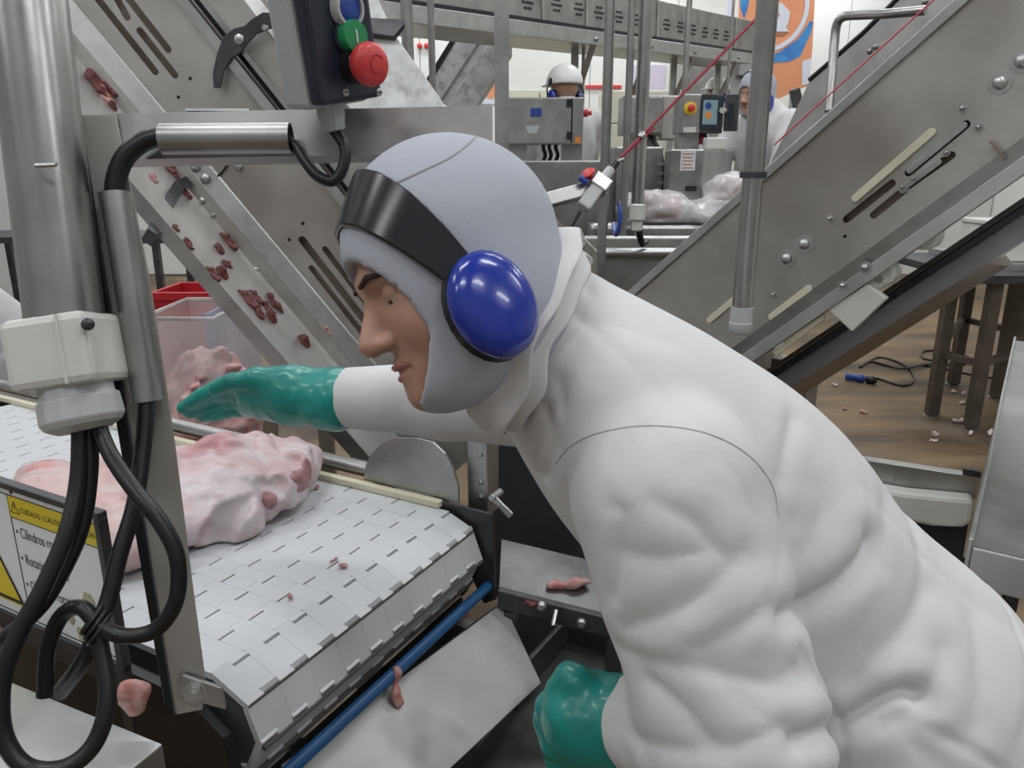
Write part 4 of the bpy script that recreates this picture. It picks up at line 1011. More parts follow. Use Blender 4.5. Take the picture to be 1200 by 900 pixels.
# scraps: one shared lump each for dark and pale bits
def lump(seed, st=(1, 1, 1)):
    def f(P): return s_ell(P, (0, 0, 0), (0.5 * st[0], 0.36 * st[1], 0.26 * st[2])) + vnoise(P, 3.0, seed) * 0.34
    return nets(f, (-0.8, -0.7, -0.6), (0.8, 0.7, 0.6), 0.085)
LUMPS = [lump(s) for s in (1, 2, 3)] + [lump(4, (1.3, 0.5, 0.8)), lump(5, (1.5, 0.4, 0.7))]
def scrap(label, p, n, d, size, m, group, k=0, name='meat_scrap'):
    me = bpy.data.meshes.get('lump_%d_%s' % (k, m))
    if me is None: me = np_mesh('lump_%d_%s' % (k, m), LUMPS[k][0], LUMPS[k][1], m)
    n = V3(n).normalized(); d = V3(d); d = (d - n * d.dot(n)).normalized()
    o = link(name, me); B_ = axes(d, n.cross(d), n).to_4x4() @ Matrix.Scale(size, 4); B_.translation = V3(p) + n * size * 0.14
    o.matrix_world = B_; return tag(o, label, 'meat scrap', group)
up = V3((0, 0, 1))
for i, (px, py, s_, k) in enumerate(((402, 664, .018, 0), (392, 657, .016, 4), (340, 700, .012, 1), (372, 572, .016, 2))):
    scrap('tiny pink meat crumb lying on the white belt', on_belt(px, py), up, BE + BD * (i - 1), s_, 'meat_scrap', 'crumbs on the belt', k)
# fallen bits
nC = (c3 - c4).cross(c1 - c4); nC = nC if nC.z > 0 else -nC
chp = Pl(c4, c1 - c4, nC.cross(c1 - c4)); 
a, b = chp.q(467, 806)
scrap('pink meat strip hanging over the chute below the blue roller', W(467, 806, 1.36), (-0.2, -0.9, 0.5), (0.1, -0.3, -1), 0.050, 'meat_scrap', None, 4)
scrap('red and white meat strip lying on the scrap slide', W(668, 688, 1.695), (0, -0.3, 1), (1, 0.2, 0), 0.07, 'meat_scrap', None, 4)
scrap('small dark red scrap on the cross rail of the slide', W(622, 708, 1.62), (0, -0.3, 1), (1, -.2, 0), 0.022, 'meat_dark', None, 3)
scrap('pink meat lump hanging under the belt left of the stand foot', W(160, 812, .98), (-0.2, -0.9, 0.2), (0.1, 0, -1), 0.052, 'meat_scrap', None, 0)
for i, (px, py, s_) in enumerate(((447, 805, .028), (400, 846, .022), (543, 722, .024))):
    scrap('small red meat bit caught beside the blue return roller', W(px, py, 1.30 + (px - 400) * 0.0022), (0.1, -0.8, 0.5), BE, s_, 'meat_scrap', 'bits at the blue roller', 3)
scrap('red meat smear caught below the hazard sign', sp_.w(xr - 0.04, zb_ - 0.055, -0.02), sp_.N, sp_.U, 0.035, 'meat_dark', None, 3)
scrap('small red meat bit on the left end of the sign frame', sp_.w(sp_.q(3, 734)[0], sp_.q(3, 734)[1], 0.006), sp_.N, sp_.U, 0.03, 'meat_scrap', None, 2)

# ------------------------------------------------------------------ left inclined conveyor with drip trough
li = thing('inclined_conveyor', 'steel inclined conveyor with slotted side and bloody drip trough, left', 'conveyor')
LY = 2.25
q_ = front(LY); A1 = q_.w(*q_.q(192, 130)); A2 = q_.w(*q_.q(398, 377)); Lu = (A2 - A1).normalized()
lp = Pl(A1, Lu, V3((-Lu.z, 0, Lu.x)) if Lu.x > 0 else V3((Lu.z, 0, -Lu.x)))
def lb(x, n): return lp.q(x, 130, n)[1] - 0.0
def at_line(x, n):                                            # height across the incline of an image line through (x,130)
    return lp.q(x, 130, n)[1]
def slot(pl, p0, p1, w, n=0.0, k=6):
    a = V3((*pl.q(*p0, n), 0)); b = V3((*pl.q(*p1, n), 0)); d = (b - a).normalized(); e = V3((-d.y, d.x, 0)); t0 = math.atan2(e.y, e.x)
    pts = [b + V3((math.cos(t0 - math.pi * i / k), math.sin(t0 - math.pi * i / k), 0)) * w for i in range(k + 1)] + \
          [a + V3((math.cos(t0 + math.pi - math.pi * i / k), math.sin(t0 + math.pi - math.pi * i / k), 0)) * w for i in range(k + 1)]
    return [(p.x, p.y) for p in pts]
def disc(pl, p, r, n=0.0, k=12):
    a, b = pl.q(*p, n); return [(a + r * math.cos(2 * math.pi * i / k), b + r * math.sin(2 * math.pi * i / k)) for i in range(k)]
a_top, a_bot = lp.q(60, -60)[0], lp.q(395, 420)[0] + 0.50
b_rail = at_line(312, 0)
holes = [slot(lp, (100, -20), (182, 84), 0.0095), slot(lp, (130, -15), (149, 20), 0.0095), slot(lp, (140, -15), (197, 58), 0.0095), slot(lp, (164, 36), (205, 88), 0.0095),
         disc(lp, (223, 92), 0.005), disc(lp, (209, 114), 0.005), disc(lp, (355, 262), 0.005), disc(lp, (339, 281), 0.005),
         slot(lp, (354, 281), (440, 392), 0.0110), slot(lp, (381, 292), (440, 370), 0.0085), slot(lp, (365, 314), (440, 410), 0.0085)]
pa = MB().prism(lp, [(a_top, 0), (a_bot, 0), (a_bot, b_rail), (a_top, b_rail)], -0.004, 0.0, holes).build('slotted_side_plate', 'steel_plate', li)
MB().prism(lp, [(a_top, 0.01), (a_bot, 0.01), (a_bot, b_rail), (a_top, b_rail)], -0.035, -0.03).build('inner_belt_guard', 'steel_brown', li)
bC, bD, bE, bF = at_line(163, 0.02), at_line(143, 0.022), at_line(82, 0.24), at_line(57, 0.242)
def sheet(pts, th): return pts + [(b - 0.6 * th, n - th) for b, n in reversed(pts)]
sst = MB().extrude(lp, sheet([(0.004, 0.003), (0.0, 0.006), (bC, 0.022)], 0.004), a_top, a_bot).build('side_strip', 'steel', li)
tfl = MB().extrude(lp, sheet([(bC, 0.020), (bD, 0.024)], 0.004), a_top, a_bot).build('trough_flange', 'steel_plate', li)
md = lambda f: bD + (bE - bD) * f
dtr = MB().extrude(lp, sheet([(bD + 0.002, 0.028), (md(.15), 0.050), (md(.4), 0.095), (md(.7), 0.165), (md(.9), 0.222), (bE, 0.240)], 0.003), a_top, a_bot)
dtr = dtr.build('drip_trough', 'steel_trough', li)
MB().extrude(lp, [(bE, 0.243), (bE, 0.239), (bF, 0.239), (bF, 0.243)], a_top, a_bot).build('trough_lip', 'steel', li)
# rail, dark gap, upper plates
b1, b2, b3 = at_line(312, 0), at_line(326, 0), at_line(338, 0)
MB().extrude(lp, [(b1, -0.01), (b1, 0.02), (b2, 0.02), (b2, -0.01)], a_top, a_bot).build('rail_bar', 'steel_bright', li)
MB().extrude(lp, [(b2, -0.05), (b2, -0.04), (b3, -0.04), (b3, -0.05)], a_top, a_bot).build('belt_gap', 'black_rubber', li)
MB().extrude(lp, [(b3, -0.02), (b3, 0.016), (b3 + 0.012, 0.016), (b3 + 0.012, -0.02)], a_top, a_bot).build('rail_bar', 'steel', li)
b5 = at_line(385, -0.02)
MB().extrude(lp, [(b3 + 0.012, -0.03), (b3 + 0.012, -0.02), (b5, -0.02), (b5, -0.03)], a_top, a_bot).build('upper_plate', 'steel_plate', li)
MB().extrude(lp, [(b5, -0.30), (b5, -0.02), (b5 + 0.004, -0.02), (b5 + 0.004, -0.30)], a_top, a_bot).build('top_cover', 'steel', li)
br = lp.qs([(250, 103), (249, 85), (254, 62), (262, 42), (274, 33), (286, 30), (295, 22), (308, 14), (340, 15), (345, 34), (318, 33), (300, 40), (289, 52), (281, 62), (272, 68), (262, 82), (258, 103)], 0.03)
bro = MB().prism(lp, br, 0.022, 0.030).build('roller_bracket', 'steel_dark', li, bevel=0.002)
for p, r in (((281, 46), 0.013), ((311, 33), 0.009)):
    a, b = lp.q(*p, 0.03); MB().lathe(lp.w(a, b, 0.030), lp.N, [(r, 0), (r, 0.006), (r * .6, 0.010)], 12).build('bolt', 'steel_bright', bro, True)
for p, r, n in (((280, 195), .013, 0.0), ((229, 195), .014, .02), ((241, 209), .014, .02), ((203, 194), .008, .02), ((237, 235), .011, .02), ((251, 252), .006, .02), ((300, 316), .010, .02)):
    a, b = lp.q(*p, n); MB().lathe(lp.w(a, b, n), lp.N, [(r, 0), (r, 0.004), (r * .8, 0.008), (r * .3, 0.011)], 14).build('bolt', 'steel_bright', li, True)
MB().tube([lp.w(*lp.q(276, 180, .004), .004), lp.w(*lp.q(259, 203, .004), .004), lp.w(*lp.q(247, 213, .004), .004), lp.w(*lp.q(238, 214, .022), .024)], 0.003, 6).build('gasket_edge', 'black_rubber', li, True)
# bent strap bracket over the trough
sb = MB(); P_ = [lp.w(*lp.q(222, 212, .03), .03), lp.w(*lp.q(210, 217, .09), .09), lp.w(*lp.q(179, 272, .26), .26), lp.w(*lp.q(172, 284, .26), .26)]
for a, b in zip(P_[:-1], P_[1:]):
    d = (b - a).normalized(); sb.box((a + b) / 2, ((b - a).length + 0.004, 0.030, 0.005), d, (lp.U - d * lp.U.dot(d)).normalized())
sb.build('strap_bracket', 'steel_dark', li, bevel=0.001)
# far side plate and legs down to the floor
MB().extrude(lp, [(0.0, -0.46), (0.0, -0.45), (b5, -0.45), (b5, -0.46)], a_top, a_bot).build('far_side_plate', 'steel_plate', li)
pb = lp.w(a_bot, 0.05, 0)
for n in (-0.10, -0.40):
    p = lp.w(a_bot - 0.25, 0.05, n); MB().box((p.x, p.y, p.z / 2), (0.05, 0.05, p.z)).build('leg', 'steel', li)
    p = lp.w(a_top + 0.02, 0.25, n); MB().cyl(p, (p.x, p.y, CEIL), 0.012, 10).build('hanger_rod', 'steel', li, True)
tr_hit = hitter([dtr, sst, tfl, pa])
for i, (px, py, s_, k, n) in enumerate(((57, 22, .045, 3, .06), (64, 45, .05, 2, .06), (108, 92, .055, 0, .06), (113, 104, .06, 4, .06), (122, 112, .05, 3, .05), (130, 124, .035, 2, .06), (128, 104, .04, 3, .04), (86, 126, .025, 1, .1),
        (196, 195, .045, 3, .04), (204, 205, .035, 4, .04), (180, 210, .028, 1, .06), (217, 226, .035, 3, .03), (206, 268, .022, 1, .08), (219, 284, .030, 0, .08), (222, 289, .026, 1, .07), (256, 292, .038, 0, .05), (268, 284, .045, 3, .03), (258, 320, .048, 2, .06), (250, 322, .035, 3, .07), (263, 309, .026, 0, .05), (268, 311, .024, 1, .05),
        (251, 338, .016, 1, .08), (266, 357, .038, 3, .08), (290, 352, .048, 3, .06), (298, 358, .045, 4, .06), (300, 349, .036, 3, .04), (303, 368, .040, 0, .05), (313, 362, .040, 3, .04), (322, 357, .05, 4, .035), (316, 372, .045, 2, .06), (319, 356, .03, 0, .03), (354, 400, .052, 2, .045), (323, 424, .026, 2, .08), (385, 387, .022, 3, .01), (405, 527, .050, 2, .09))):
    h_, n_ = tr_hit(px, py)
    if h_ is None: continue
    lb__ = ('dark red meat scrap on the drip trough above the cross beam' if py < 130 else 'dark red meat scrap on the drip trough beside the strap bracket' if py < 240 else 'dark red scrap in the loose group midway down the drip trough' if py < 342 else 'dark red scrap in the tight cluster low on the drip trough' if py < 380 else 'single meat scrap low on the drip trough near the reaching glove')
    scrap(lb__, h_ - n_ * s_ * .05, n_, Lu + lp.V * 0.3 * ((i * 37) % 7 - 3) / 3, s_ * 1.0, 'meat_dark' if i not in (4, 10, 32, 33, 34) else 'meat_scrap', 'meat scraps on the drip trough', k)

# frosted hopper sheet behind the push-button box
fh = thing('frosted_hopper', 'frost-covered pale steel hopper sheet behind the push button box', 'hopper')
fp = Pl(atY(470, 90, 2.9), (1, 0, 0), (0, 0.35, 1))
MB().prism(fp, fp.qs([(392, -30), (430, -30), (462, 40), (500, 92), (538, 148), (560, 186), (330, 190), (372, 60)]), -0.02, 0.0).build('hopper_sheet', 'frosted_sheet', fh, bevel=0.003)
MB().prism(fp, fp.qs([(428, 24), (474, 26), (474, 32), (463, 46), (430, 42)], 0.01), 0.002, 0.03).build('mounting_tab', 'steel_dark', fh, bevel=0.002)
p = fp.w(*fp.q(440, 188)); 
for dx in (-0.25, 0.2):
    MB().box((p.x + dx, p.y + 0.04, (p.z + 0.02) / 2), (0.05, 0.05, p.z + 0.02)).build('leg', 'steel', fh)

# ------------------------------------------------------------------ right inclined conveyor
ri = thing('inclined_conveyor', 'large brushed steel inclined conveyor side rising to the right edge', 'conveyor')
rU = V3((0.853, -0.747, 1.023)).normalized(); rN = V3((-0.659, -0.752, 0)).normalized(); rO = W(1172, 97, 1.5)
rp_ = Pl(rO, rU, rN.cross(rU))
def rb(*pts): return sum(rp_.q(*p)[1] for p in pts) / len(pts)
bt = rb((800, 286), (1000, 105)); bl1 = rb((900, 378), (1095, 237)); bl2 = rb((900, 396), (1140, 226)); bl3 = rb((900, 415), (1165, 226))
ra0, ra1 = rp_.q(745, 332)[0] - 0.16, rp_.q(1115, 0)[0] + 0.95
hr_ = [slot(rp_, (992, 257), (1045, 215), 0.0085), slot(rp_, (1024, 252), (1060, 222), 0.0085), slot(rp_, (1065, 202), (1132, 146), 0.0085), slot(rp_, (1058, 222), (1115, 182), 0.0080), disc(rp_, (990, 277), 0.004)]
MB().prism(rp_, [(ra0, bl1), (ra1, bl1), (ra1, bt), (ra0, bt)], -0.006, 0.0, hr_).build('side_plate', 'steel_plate', ri)
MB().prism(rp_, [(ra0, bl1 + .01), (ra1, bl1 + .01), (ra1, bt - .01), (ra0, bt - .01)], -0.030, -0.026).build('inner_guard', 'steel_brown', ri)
MB().extrude(rp_, [(bt, 0.008), (bt, -0.035), (bt - 0.022, -0.035), (bt - 0.022, -0.006), (bt - 0.022, 0.008)], ra0, ra1).build('top_rail', 'steel_bright', ri, bevel=0.002)
MB().extrude(rp_, [(bl1, 0.012), (bl1, -0.01), (bl2, -0.01), (bl2, 0.006)], ra0, ra1).build('lower_rail', 'steel', ri)
MB().extrude(rp_, [(bl2, 0.020), (bl2, -0.01), (bl3, -0.012), (bl3, 0.018)], ra0, ra1).build('lower_flange', 'steel_trough', ri, bevel=0.001)
def bolt(p, r, n=0.0, pl=rp_, par=ri, m='steel_bright'):
    a, b = pl.q(*p, n)
    o = MB().lathe(pl.w(a, b, n), pl.N, [(r * 1.75, 0), (r * 1.75, 0.0015), (r, 0.0016), (r, 0.006), (r * .8, 0.010), (r * .35, 0.0125), (0.001, 0.013)], 16).build('bolt', m, par, True)
for p in ((1198, 72), (1172, 97), (943, 286), (922, 303)): bolt(p, 0.0125)
for p in ((1128, 127), (1147, 149), (973, 256), (907, 345)): bolt(p, 0.005)
bolt((1014, 313), 0.008, 0.02); bolt((988, 334), 0.006, 0.02)
for p0, p1, r in (((1003, 232), (1092, 155), 0.0085), ((905, 371), (948, 338), 0.0085), ((832, 375), (862, 350), 0.008)):
    MB().prism(rp_, slot(rp_, p0, p1, r), 0.0005, 0.006).build('cream_strip', 'cream_plastic', ri, bevel=0.001)
MB().prism(rp_, slot(rp_, (1066, 200), (1130, 147), 0.0062), -0.004, 0.004).build('adjuster_bar', 'steel_bright', ri, bevel=0.001)
MB().prism(rp_, slot(rp_, (1062, 218), (1100, 190), 0.0062), -0.004, 0.003).build('adjuster_bar', 'steel_bright', ri, bevel=0.001)
for p in ((1071, 209), (1109, 179), (1058, 219)): bolt(p, 0.0045, 0.003)
MB().box(rp_.w(*rp_.q(1170, 176, .02), .02), (0.004, 0.045, 0.03), rp_.U, rp_.V).build('rail_bracket', 'steel_brown', ri)
# white return rollers and guide plate hanging under the flange
for p in ((1022, 322), (1082, 274), (1032, 317)):
    a, b = rp_.q(*p, -0.02); r = 0.030; b -= 0.006
    MB().lathe(rp_.w(a, b, -0.06), rp_.N, [(r * .8, 0), (r, 0.004), (r, 0.045), (r * .8, 0.05)], 20).build('return_roller', 'roller_plastic', ri, True)
MB().prism(rp_, rp_.qs([(972, 362), (1018, 332), (1041, 349), (1000, 388)]), -0.01, 0.012).build('guide_plate', 'roller_plastic', ri, bevel=0.003)
MB().prism(rp_, rp_.qs([(905, 412), (965, 368), (966, 374), (912, 416)]), -0.01, 0.006).build('cream_strip', 'cream_plastic', ri)
# back half: far side plate, under-belt
MB().prism(rp_, [(ra0, bl1), (ra1, bl1), (ra1, bt), (ra0, bt)], -0.62, -0.61).build('far_side_plate', 'steel_plate', ri)
MB().pbox(rp_, ra0, ra1, bl1 + 0.05, bl1 + 0.07, -0.61, -0.03).build('belt_deck', 'belt_under', ri)
lgp = rp_.w(ra0 + 0.15, bl3 + 0.05, -0.3)
for n in (-0.03, -0.58):
    p = rp_.w(ra0 + 0.12, bl3 + 0.01, n); MB().box((p.x, p.y, p.z / 2), (0.05, 0.05, p.z), (rN.y, -rN.x, 0), rN).build('leg', 'steel_brown', ri)
# second, lower beam running parallel
lb_ = thing('lower_incline_beam', 'grey box beam with dark channel under the right inclined conveyor', 'beam')
def rbn(n, *pts): return sum(rp_.q(*p, n)[1] for p in pts) / len(pts)
n2 = -0.20
u0, u1 = rbn(n2, (930, 424), (1200, 227)), rbn(n2, (930, 434), (1200, 240)); u2 = rbn(n2, (950, 449), (1200, 272))
MB().extrude(rp_, [(u0, n2 - 0.05), (u0, n2 - 0.045), (u0 - 0.006, n2 - 0.012), (u1, n2 - 0.012), (u1, n2 - 0.05)], ra0, ra1).build('dark_channel', 'steel_dark', lb_)
MB().extrude(rp_, [(u1, n2 - 0.035), (u1, n2 - 0.08), (u2, n2 - 0.08), (u2, n2 + 0.01)], ra0, ra1).build('box_beam', 'steel_violet', lb_, bevel=0.002)  # front face tilted upwards to catch more light
MB().extrude(rp_, [(u0 + 0.012, n2 - 0.06), (u0 + 0.012, n2 - 0.048), (u0 + 0.001, n2 - 0.046), (u0 + 0.001, n2 - 0.06)], ra0, ra1).build('edge_strip', 'steel', lb_)
n3 = -0.30; u3 = rbn(n3, (1000, 432), (1100, 354))
cpr = rp_.q(1165, 290, n3)[0]
MB().extrude(rp_, [(u2, n3 + 0.18), (u2, n3 - 0.05), (u3, n3 - 0.05), (u3, n3)], ra0, cpr).build('brown_underside', 'steel_brown', lb_)
for a_ in (ra0 + 0.02, ):
    p = rp_.w(a_, u2 - 0.02, n2 - 0.05); MB().box((p.x, p.y, p.z / 2), (0.05, 0.05, p.z)).build('leg', 'steel_brown', lb_)
p = rp_.w(ra1 - 0.1, u1, n2 - 0.05)
MB().cyl(p, (p.x, p.y, CEIL), 0.015, 10).build('hanger_rod', 'steel', lb_, True)

# hanging conduit in front of the right conveyor
hc = thing('hanging_conduit', 'vertical steel conduit with grey end plug before the right conveyor', 'pipe')
h0 = W(867, 392, 1.60); hx, hy = h0.x, h0.y
pz = atY(867, 376, hy).z
MB().cyl((hx, hy, pz), (hx, hy, CEIL), 0.0205, 20).build('conduit_tube', 'steel_pipe', hc, True)
MB().lathe((hx, hy, pz + 0.01), (0, 0, -1), [(0.0225, -0.02), (0.0225, 0.012), (0.024, 0.013), (0.024, 0.03), (0.019, 0.036), (0.010, 0.037)], 20).build('end_plug', 'light_grey_plastic', hc, True)
zc = atY(885, 205, hy).z
MB().lathe((hx, hy, zc), (0, 0, 1), [(0.0205, -0.006), (0.026, -0.006), (0.026, 0.006), (0.0205, 0.006)], 18).build('clamp_ring', 'steel_dark', hc, True)

# ------------------------------------------------------------------ helper: cabinets and posts of the background
def cab(pl, x0, y0, x1, y1, depth, n=0.0):                    # box whose front face spans the given image rectangle
    a0, b1 = pl.q(x0, y0, n); a1, b0 = pl.q(x1, y1, n); return (a0, a1, b0, b1)
def pole(name, label, x, y, Y, r, z0=0.0, z1=CEIL, m='steel_pipe', group=None, sq=False):
    p = atY(x, y, Y); mb = MB()
    if sq: mb.box((p.x, p.y, (z0 + z1) / 2), (2 * r, 2 * r, z1 - z0))
    else: mb.cyl((p.x, p.y, z0), (p.x, p.y, z1), r, 14)
    t = thing(name, label, 'pole', group); mb.build('tube', m, t, not sq)
    MB().lathe((p.x, p.y, z0), (0, 0, 1), [(r * 1.5, 0), (r * 1.5, 0.008), (r * 1.05, 0.010)], 14).build('foot_plate', 'steel', t)
    return p
# ------------------------------------------------------------------ overhead conveyor on posts
oc = thing('overhead_conveyor', 'raised steel conveyor with vent slots crossing the background', 'conveyor')
o0, o1 = W(600, 18, 4.4), W(862, 57, 6.6)
oU = (o1 - o0).normalized(); oV = V3((0, 0, 1)); oV = (oV - oU * oV.dot(oU)).normalized(); op = Pl(o0, oU, oV)
oa0, oa1 = op.q(415, 0)[0], op.q(884, 40)[0]
zl, zh = op.q(600, 24)[1], op.q(870, 24)[1]
zl = 0.0; zh = op.q(830, 13)[1]
MB().pbox(op, oa0, oa1, zl, zh, -0.03, 0.0).build('side_panel', 'steel', oc, bevel=0.004)
MB().pbox(op, oa0, oa1, zl - 0.02, zl, -0.03, 0.006).build('edge_trim', 'black_rubber', oc)
MB().pbox(op, oa0, oa1, zl - 0.105, zl - 0.02, -0.06, 0.01).build('lower_rail', 'steel_bright', oc, bevel=0.004)
MB().pbox(op, oa0, oa1, zl - 0.10, zl - 0.085, -0.42, -0.06).build('drip_pan', 'steel_bright', oc)
MB().pbox(op, oa0, oa1, zl - 0.10, zh, -0.45, -0.42).build('side_panel', 'steel', oc)
for px, py in ((618, 3), (652, 6), (678, 11), (702, 15), (725, 20), (744, 23), (781, 29), (797, 32), (812, 35), (826, 38), (839, 40), (851, 42)):
    a, b = op.q(px, py); w = 0.052; vm = MB()
    for r_, offs in ((-1, (-.018, .022)), (0, (-.035, 0.005, .040)), (1, (-.018, .022))):
        for ox in offs: vm.pbox(op, a + ox - 0.015, a + ox + 0.015, b + r_ * 0.030 - 0.007, b + r_ * 0.030 + 0.007, 0.0005, 0.003)
    vm.build('vent', 'ink_black', oc)
for px in (636, 687, 770, 862):
    a = op.q(px, 30)[0]; MB().pbox(op, a - 0.012, a + 0.012, zl, zh, 0.001, 0.008).build('panel_joint', 'steel_bright', oc)
for f in (0.44, 0.60, 0.75, 0.93):
    a = oa0 + (oa1 - oa0) * f; sl = MB(); p0 = op.w(a, zl - 0.06, 0.01); p1 = op.w(a + 0.10, zl - 0.42, -0.22)
    d = (p1 - p0).normalized(); sl.box((p0 + p1) / 2, ((p1 - p0).length, 0.03, 0.03), d, d.orthogonal()); sl.build('brace', 'steel', oc)
    p = op.w(a + 0.12, zl - 0.10, -0.24); MB().box((p.x, p.y, p.z / 2), (0.05, 0.05, p.z)).build('post', 'steel', oc)
# slanted feed duct behind (rises to the upper right at the centre left)
fd = thing('feed_conveyor', 'slanted pale feed conveyor frame rising behind the frosted hopper', 'conveyor')
dp = front(5.6)
MB().prism(dp, dp.qs([(505, 96), (543, 30), (573, 30), (516, 118), (500, 125)]), -0.3, 0).build('side_panel', 'frosted_sheet', fd, bevel=0.004)
MB().prism(dp, dp.qs([(516, 118), (573, 30), (582, 38), (526, 124)]), -0.3, -0.02).build('middle_rail', 'frosted_sheet', fd)
MB().prism(dp, dp.qs([(522, 128), (583, 36), (600, 36), (600, 60), (548, 140), (515, 140)]), -0.3, 0.03).build('lower_rail', 'frosted_sheet', fd, bevel=0.004)
MB().prism(dp, dp.qs([(500, 92), (541, 26), (545, 30), (503, 98)]), -0.3, 0.01).build('edge_seal', 'black_rubber', fd)
p = dp.w(*dp.q(520, 135)); MB().box((p.x, p.y - 0.0 + 0.15, p.z / 2), (0.10, 0.10, p.z)).build('leg', 'steel', fd)

for lab, x, y, Y, r in (('tall square steel post left of the wall box, nearest of the row', 588, 100, 3.0, 0.026), ('slim post behind the hopper top, left of the slanted feed conveyor', 478, 60, 3.3, 0.024), ('short thin post right of the hopper top', 506, 60, 3.4, 0.0145),
                        ('round post right of the helmeted worker', 712, 100, 3.34, 0.021), ('thin dark post between the two round posts', 735, 150, 3.3, 0.014), ('thickest round post in the centre background', 755, 60, 3.33, 0.027)):
    pole('support_post', lab, x, y, Y, r, group='background posts', sq=('square' in lab), m='steel_pipe' if 'square' not in lab else 'steel')
for lab, x, y, Y, r in (('thin post just right of the thick centre post, far behind', 804, 70, 5.2, 0.018), ('very thin conduit hanging by the worker in the helmet', 684, 60, 5.7, 0.013), ('thin conduit by the overhead conveyor end', 857, 40, 5.3, 0.009)):
    pole('support_post', lab, x, y, Y, r, group='background posts')
# end housing of the overhead conveyor
eh = thing('drop_housing', 'plain steel drop housing at the far end of the overhead conveyor', 'housing')
ep = front(8.4)
MB().pbox(ep, *cab(ep, 806, 58, 866, 175, 0)[:4], -0.5, 0).build('housing', 'steel', eh, bevel=0.01)
a0, a1, b0, b1 = cab(ep, 866, 40, 893, 90, 0); MB().pbox(ep, a0, a1, b0, b1, -0.5, 0.1).build('end_cap', 'steel', eh, bevel=0.01)
a0, a1, b0, b1 = cab(ep, 806, 58, 866, 175, 0); MB().pbox(ep, a0 + .05, a1 - .05, 0, b0, -0.45, -0.05).build('plinth', 'steel', eh)

# ------------------------------------------------------------------ control cabinets
cb = thing('control_cabinet', 'grey steel control cabinet with blue badge before the helmeted worker', 'cabinet', 'control cabinets')
cp = front(4.0); a0, a1, b0, b1 = cab(cp, 583, 114, 683, 169, 0)
MB().pbox(cp, a0, a1, b0, b1, -0.25, 0).build('body', 'steel', cb, bevel=0.006)
dx = cp.q(669, 140)[0]
MB().pbox(cp, a0 + 0.005, dx, b0 + 0.005, b1 - 0.005, 0.001, 0.012).build('door', 'steel', cb, bevel=0.003)
MB().pbox(cp, dx, dx + 0.008, b0 + 0.005, b1 - 0.005, 0.001, 0.004).build('door_gap', 'ink_black', cb)
for py in (121, 159): q = cp.q(667, py); MB().pbox(cp, q[0] - 0.014, q[0] + 0.014, q[1] - 0.018, q[1] + 0.018, 0.012, 0.022).build('hinge', 'black_plastic', cb)
q = cp.q(628, 132); MB().pbox(cp, q[0] - 0.028, q[0] + 0.028, q[1] - 0.02, q[1] + 0.02, 0.012, 0.0135).build('blue_badge', 'blue_plastic', cb)
q = cp.q(624, 152); MB().prism(cp, [(q[0] - .035, q[1] + .018), (q[0] - .02, q[1] - .018), (q[0] + .02, q[1] - .018), (q[0] + .035, q[1] + .018)], 0.012, 0.0135).build('grey_badge', 'grey_plastic', cb)
q = cp.q(677, 164); MB().pbox(cp, q[0] - 0.014, q[0] + 0.014, q[1] - 0.014, q[1] + 0.014, 0.001, 0.003).build('orange_label', 'orange_plastic', cb)
q = cp.q(685, 131); MB().lathe(cp.w(q[0] - 0.006, q[1], -0.1), (1, 0, 0), [(0.02, 0), (0.02, 0.03), (0.012, 0.03), (0.012, 0.05)], 12).build('side_switch', 'red_plastic', cb, True)
for x in (606, 672):
    q = cp.q(x, 175)[0]; MB().pbox(cp, q - 0.05, q + 0.05, front(3.7).q(640, 188)[1] + .001, b0, -0.2, -0.06).build('leg', 'steel', cb)
for x in (638, 645, 653):
    q = cp.q(x, 169)[0]; MB().tube(catmull([cp.w(q, b0, -0.12), cp.w(q, b0 - 0.02, -0.12), cp.w(q + 0.01, b0 - 0.05, -0.12), cp.w(q, b0 - 0.08, -0.12)], 6), 0.010, 8).build('cable', 'black_rubber', cb, True)
wc = thing('low_steel_housing', 'wide low steel machine housing below the grey control cabinet', 'machine')
wp = front(3.7); a0, a1, b0, b1 = cab(wp, 575, 188, 712, 262, 0)
MB().pbox(wp, a0, a1, 0.0, b1, -0.6, 0).build('housing', 'steel', wc, bevel=0.008)
q = cab(wp, 620, 219, 638, 232, 0); MB().pbox(wp, q[0], q[1], q[2], q[3], 0.0005, 0.003).build('dark_opening', 'ink_black', wc)

c2_ = thing('control_cabinet', 'smaller grey cabinet between the thin posts, right of the red strip', 'cabinet', 'control cabinets')
p2 = front(4.5); a0, a1, b0, b1 = cab(p2, 731, 112, 776, 158, 0); MB().pbox(p2, a0, a1, b0, b1, -0.22, 0).build('body', 'steel', c2_, bevel=0.006)
MB().pbox(p2, a0 + .01, a1 - .01, b0 + .01, b1 - .01, 0.001, 0.010).build('door', 'steel', c2_, bevel=0.003)
a0b, a1b, b0b, b1b = cab(p2, 776, 111, 800, 163, 0); MB().pbox(p2, a1 + 0.004, a1b, b0b, b1b, -0.3, -0.05).build('side_box', 'steel_plate', c2_, bevel=0.006)
for x in (741, 765): q = p2.q(x, 170)[0]; MB().pbox(p2, q - .03, q + .03, 0, b0, -.15, -.07).build('leg', 'steel', c2_)
q = p2.q(762, 175); MB().tube(catmull([p2.w(q[0], b0, -.05), p2.w(q[0] + .05, b0 - .10, .05), p2.w(q[0] + .07, b0 - .25, .05), p2.w(q[0] + .05, b0 - .4, 0)], 6), .012, 8).build('cable', 'black_rubber', c2_, True)
c3_ = thing('low_steel_housing', 'dark low steel housing with cable under the smaller cabinet', 'machine')
